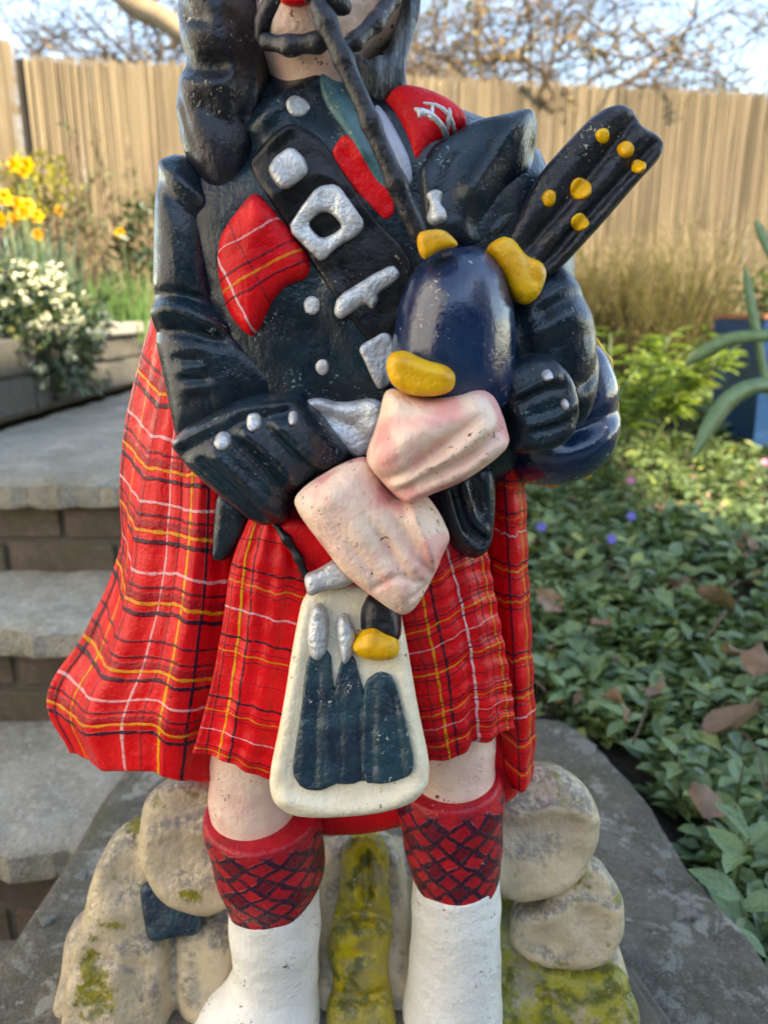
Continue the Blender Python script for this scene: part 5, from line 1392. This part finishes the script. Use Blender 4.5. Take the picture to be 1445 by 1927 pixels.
def f4(u, v): return .0006*GS(v*58) + .0012*GS(u*9)
sheet('cloak', strip_t, S, net, 150, 40, f4, .014)
core = Vol(.003).tube([(690,900,.015,190),(690,1100,.02,215),(695,1230,.03,220),(695,1270,.03,215)], sq=.62)
core.slab([(440,960),(560,960),(760,1000),(980,900),(990,1300),(985,1470),(850,1490),(700,1532),(560,1532),(400,1450),(330,1300),(330,1000)], .055, 110, 60, back=60, k=.01)
core.build('kilt', REDP, S)
part('kilt_waist', REDP, S, [(512,985),(560,968),(640,1010),(720,1100),(700,1140),(600,1120),(560,1060)], -.047, 22, 20, back=40)
Vol(.0014).tube([(516,985,-.052,6),(540,1015,-.056,8),(562,1050,-.058,8),(580,1092,-.060,8)]).build('sporran_strap', BELT, S)

# ---- sporran
SPP = [(572,1112),(620,1096),(690,1092),(748,1122),(764,1200),(786,1330),(808,1430),(806,1474),(776,1508),(700,1526),(600,1534),(548,1530),(514,1504),(506,1462),(532,1340),(554,1200)]
SPK = dict(back=60, tilt=14, p=2.5, strokes=[([(540,1490),(620,1508),(720,1502),(785,1470)],16,12), ([(530,1440),(560,1250),(580,1140)],12,6), ([(790,1440),(765,1300),(750,1180)],12,6)])
spo = part('sporran', CREAM, S, SPP, -.066, 34, 24, hh=.002, **SPK); SPF2 = form(SPP, -.066, 34, 24, **SPK)
ts = [([(580,1222),(622,1220),(628,1290),(640,1350),(652,1466),(628,1474),(604,1486),(570,1482),(549,1452),(566,1350)], [([(600,1260),(592,1470)],7,-3), ([(618,1330),(622,1470)],6,2), ([(575,1360),(568,1470)],7,2)]),
      ([(640,1246),(652,1232),(668,1236),(682,1290),(696,1340),(708,1466),(680,1468),(660,1474),(614,1472),(622,1340)], [([(655,1280),(650,1465)],7,2), ([(676,1330),(680,1465)],6,-3), ([(632,1340),(632,1465)],6,-2)]),
      ([(686,1282),(712,1262),(740,1270),(762,1350),(779,1430),(774,1456),(730,1472),(680,1470),(682,1360)], [([(715,1290),(715,1465)],8,2), ([(740,1310),(757,1455)],7,-3), ([(700,1340),(700,1465)],6,-2)])]
for (p, st), th_ in zip(ts, (7, 6, 8)): patch('tassel', TASS, spo, SPF2, p, th_, hh=.0013, strokes=st, lump=.8, rnd=.2, it=1)
patch('tassel_cap', SILV, spo, SPF2, [(583,1170),(590,1142),(602,1134),(614,1146),(618,1180),(614,1222),(602,1240),(588,1234),(582,1205)], 20, lump=1.2, rnd=.5, it=1)
patch('tassel_cap', SILV, spo, SPF2, [(634,1180),(638,1160),(650,1152),(662,1172),(670,1195),(664,1226),(650,1250),(640,1228)], 20, lump=1.2, rnd=.5, it=1)
part('clasp', SILV, spo, [(570,1082),(600,1070),(630,1050),(650,1062),(678,1090),(650,1104),(612,1110),(580,1126)], -.068, 30, 16, lump=2, tilt=14, back=30, hh=.0014, it=1)
patch('chanter', BLK, S, SPF2, [(680,1150),(694,1118),(720,1118),(754,1150),(752,1206),(720,1206),(682,1198)], 20, it=1)
patch('ferrule', GOLD, S, SPF2, [(662,1214),(680,1188),(704,1171),(722,1184),(744,1196),(748,1216),(742,1234),(712,1238),(680,1232)], 30, lump=1.2, rnd=.5, it=1)

# ---- legs
def sock_mat():
    t = NT('argyle_paint')
    sep = t.n('ShaderNodeSeparateXYZ'); t.l(t.tc.outputs['UV'], sep.inputs[0])
    n1 = t.noise(6, 2, .5, t.tc.outputs['UV'], out=1); s2 = t.n('ShaderNodeSeparateColor'); t.l(n1, s2.inputs[0])
    u = t.math('ADD', sep.outputs[0], t.math('MULTIPLY', t.math('SUBTRACT', s2.outputs[0], .5), .10))
    v = t.math('ADD', sep.outputs[1], t.math('MULTIPLY', t.math('SUBTRACT', s2.outputs[1], .5), .10))
    col = t.mix(t.step(t.noise(34, 4, .6), .34, .68), (.55, .010, .020), (.34, .006, .016))
    th = t.math('MULTIPLY', t.math('SUBTRACT', t.noise(22, 2, .5, t.tc.outputs['UV']), .5), .05)
    def fam(q, per, hw):
        d = t.math('ABSOLUTE', t.math('SUBTRACT', t.math('FRACT', t.math('DIVIDE', q, per)), .5))
        return t.step(t.math('ADD', d, th), hw*.7, hw*1.3, 1.0, 0.0)
    a = t.math('ADD', u, t.math('MULTIPLY', v, .68)); b = t.math('SUBTRACT', u, t.math('MULTIPLY', v, .68))
    m = t.math('MAXIMUM', fam(a, .135, .13), fam(b, .135, .13))
    big = t.math('MULTIPLY', fam(a, .27, .26), fam(b, .27, .26))
    band = t.step(v, .90, .95, 1.0, 0.0)                 # plain turned-down top
    dry = t.step(t.noise(240, 3, .6), .32, .5, .55, .95)
    col = t.mix(t.math('MULTIPLY', t.math('MULTIPLY', big, .8), band), col, (.10, .004, .014))
    m = t.math('MULTIPLY', t.math('MULTIPLY', m, dry), band)
    col = t.mix(m, col, (.018, .007, .024))
    return finish(t, col, rough=.33, chip=.3, chipcol=(.5, .3, .25), wear=.3, wearcol=(.6, .2, .2), bump=.5, extra=m, coat=.05, spec=.35)
SOCK = sock_mat()
def cyl_uv(cx, cy, z0, z1):
    def fn(v):
        return np.stack([np.arctan2(v[:, 0]-cx, -(v[:, 1]-cy))/math.pi*.5*1.6 + .5, (v[:, 2]-z0)/(z1-z0)], 1)
    return fn
def leg(skin, sock, spat, y, rollsock, lowpx, toppx):
    L = Vol(.002).tube(skin, sq=1.0).build('leg', FACE, S)
    a = W(*lowpx, y-.03); rr = math.tan(R(rollsock))
    b = W(*toppx, y-.03)
    v = Vol(.0018).tube(sock, sq=1.0)
    v.plane(a, (rr, .42, -1)).plane(b, (0.05*np.sign(-rollsock), -.15, 1))
    c = W(sock[1][0], sock[1][1], y)
    v.build('stocking', SOCK, L, uv=cyl_uv(c[0], c[1], a[2], b[2]))
    q = Vol(.002).tube(spat, sq=1.05)
    f = W(spat[-1][0], spat[-1][1], y)
    q.plane(a + np.array([0, 0, .012]), (-rr, -.42, 1)).plane((0, 0, .012), (0, 0, -1))
    q.build('spat', WHITE, L)
leg([(482,1290,.0,80),(478,1430,.0,80),(476,1500,.0,80),(490,1600,.0,84)], [(497,1500,.0,103),(497,1545,.0,110),(508,1620,.0,102),(518,1700,.0,84),(520,1790,.0,72)],
    [(514,1640,.0,86),(518,1740,.0,84),(520,1830,.0,78),(508,1890,-.004,92),(486,1960,-.012,124),(470,2060,-.03,160),(460,2200,-.06,150)], .0, 17, (500,1742), (476,1572))
leg([(852,1290,.004,78),(852,1400,.004,78),(852,1470,.004,78),(852,1560,.004,80)], [(846,1440,.004,96),(846,1500,.004,101),(852,1580,.004,91),(860,1660,.004,80),(858,1760,.004,80)],
    [(858,1600,.004,80),(858,1700,.004,82),(856,1800,.004,84),(852,1900,.0,93),(850,1985,-.008,110),(855,2090,-.03,140),(870,2200,-.06,140)], .004, 4, (858,1708), (860,1504))

# ---- rocky base under and behind the figure
def rock_paint(name, c1, c2, moss=.0, mossc=(.24, .20, .012), dark=(.11, .10, .10)):
    t = NT(name)
    col = t.mix(t.step(t.noise(26, 4, .6), .34, .66), c1, c2)
    g = t.n('ShaderNodeNewGeometry'); sx = t.n('ShaderNodeSeparateXYZ'); t.l(g.outputs['Normal'], sx.inputs[0])
    soot = t.math('MULTIPLY', t.step(t.math('ADD', sx.outputs[2], t.math('MULTIPLY', t.math('SUBTRACT', t.noise(30, 4, .7), .5), 1.6)), .35, .72), t.step(t.noise(170, 5, .75), .38, .56))   # weathered crowns
    col = t.mix(t.math('MULTIPLY', soot, .72), col, dark)
    if moss > 0:
        m = t.step(t.math('ADD', t.noise(22, 4, .6), t.math('MULTIPLY', t.noise(150, 3, .7), .25)), .74 - moss*.28, .84 - moss*.26)
        col = t.mix(m, col, t.mix(t.step(t.noise(60, 3, .6), .4, .62), mossc, (.10, .10, .012)))
    return finish(t, col, rough=.42, chip=.5, chipcol=(.5, .45, .33), bump=.9, grain=.6)
ROCK = rock_paint('base_rock_paint', (.60, .47, .30), (.44, .345, .22), .10)
MOSSY = rock_paint('base_moss_paint', (.40, .33, .20), (.28, .23, .14), .95, (.30, .26, .02), dark=(.16, .15, .07))
YMOSS = rock_paint('base_yellow_paint', (.40, .30, .02), (.30, .24, .10), .6, (.56, .39, .008), dark=(.09, .09, .02))
bv = Vol(.0026).slab([(150,1690),(420,1640),(620,1570),(760,1570),(960,1640),(1130,1690),(1215,1960),(1260,2120),(700,2200),(60,2120),(110,1900)], .036, 84, 60, back=60, tilt=40, lump=7)
def lump_(poly, y0, h, w, tilt, strokes=()): bv.slab(poly, y0, h, w, back=h, tilt=tilt, lump=6, it=1, p=2.8, k=.007, strokes=strokes)
lump_([(284,1486),(340,1452),(400,1450),(470,1500),(480,1640),(440,1700),(390,1716),(335,1700),(295,1664),(270,1605),(272,1540)], .046, 62, 36, 22, [([(300,1560),(360,1540),(430,1560)],12,8), ([(330,1640),(400,1650)],20,6)])
lump_([(228,1548),(285,1538),(310,1600),(318,1700),(330,1780),(330,1900),(318,2010),(215,2040),(128,2010),(126,1880),(150,1770),(184,1640)], .026, 60, 38, 26, [([(210,1620),(240,1740),(235,1900)],24,10), ([(150,1800),(200,1780),(300,1800)],10,-6)])
lump_([(340,1720),(400,1690),(470,1730),(450,1830),(400,1920),(360,1940),(330,1850)], .028, 60, 50, 26)
lump_([(890,1480),(960,1442),(1040,1434),(1095,1468),(1121,1520),(1119,1580),(1090,1642),(1040,1678),(950,1690),(880,1640)], .044, 58, 34, 22, [([(960,1520),(1040,1505),(1110,1530)],14,9), ([(960,1600),(1040,1600)],26,6), ([(1060,1470),(1085,1560),(1060,1650)],12,5)])
lump_([(960,1700),(1010,1690),(1070,1615),(1118,1604),(1164,1670),(1170,1745),(1142,1800),(1080,1818),(1000,1806),(950,1770)], .030, 50, 28, 24, [([(1010,1710),(1080,1680),(1150,1700)],12,7)])
lump_([(606,1590),(650,1562),(730,1560),(762,1620),(780,1800),(790,2080),(580,2080),(600,1800)], .032, 46, 40, 30)
bv.plane((0, 0, .004), (0, 0, -1))
base = bv.build('rock_base', ROCK, S)
RB = dict(hh=.0022, lump=6, it=1, p=2.6)
part('painted_turf', MOSSY, base, [(890,1690),(950,1668),(1000,1690),(1030,1780),(1080,1824),(1165,1806),(1200,1900),(1215,2060),(900,2080)], .010, 50, 44, back=70, tilt=30, **RB)
part('painted_turf', MOSSY, base, [(318,1720),(350,1760),(340,1850),(400,1930),(380,2060),(300,2060),(322,1900)], .016, 40, 34, back=60, tilt=30, **RB)
part('moss_strip', YMOSS, base, [(646,1590),(668,1566),(712,1564),(734,1610),(730,1680),(742,1740),(728,1810),(742,1900),(764,2060),(606,2060),(612,1900),(630,1840),(612,1790),(634,1700),(640,1650)], .012, 20, 26, back=50, tilt=30, hh=.0022, lump=5, it=1,
    strokes=[([(660,1600),(672,1680)],16,12), ([(706,1590),(716,1680)],14,10), ([(686,1600),(690,1690)],9,-12), ([(640,1725),(690,1716),(735,1730)],10,-14), ([(650,1770),(690,1750),(715,1780)],22,12), ([(660,1820),(700,1810)],16,8), ([(620,1868),(690,1872),(740,1862)],10,-14), ([(650,1920),(710,1940)],22,8)])
part('moss_lump', YMOSS, base, [(70,1960),(110,1850),(150,1780),(170,1800),(140,1900),(130,2040),(60,2060)], .030, 14, 20, back=30, tilt=34, **RB)
part('painted_leaf', TASS, base, [(262,1664),(290,1656),(330,1690),(384,1712),(378,1760),(330,1762),(280,1774),(272,1730)], .018, 14, 14, back=60, tilt=24, hh=.0016, lump=1.5)
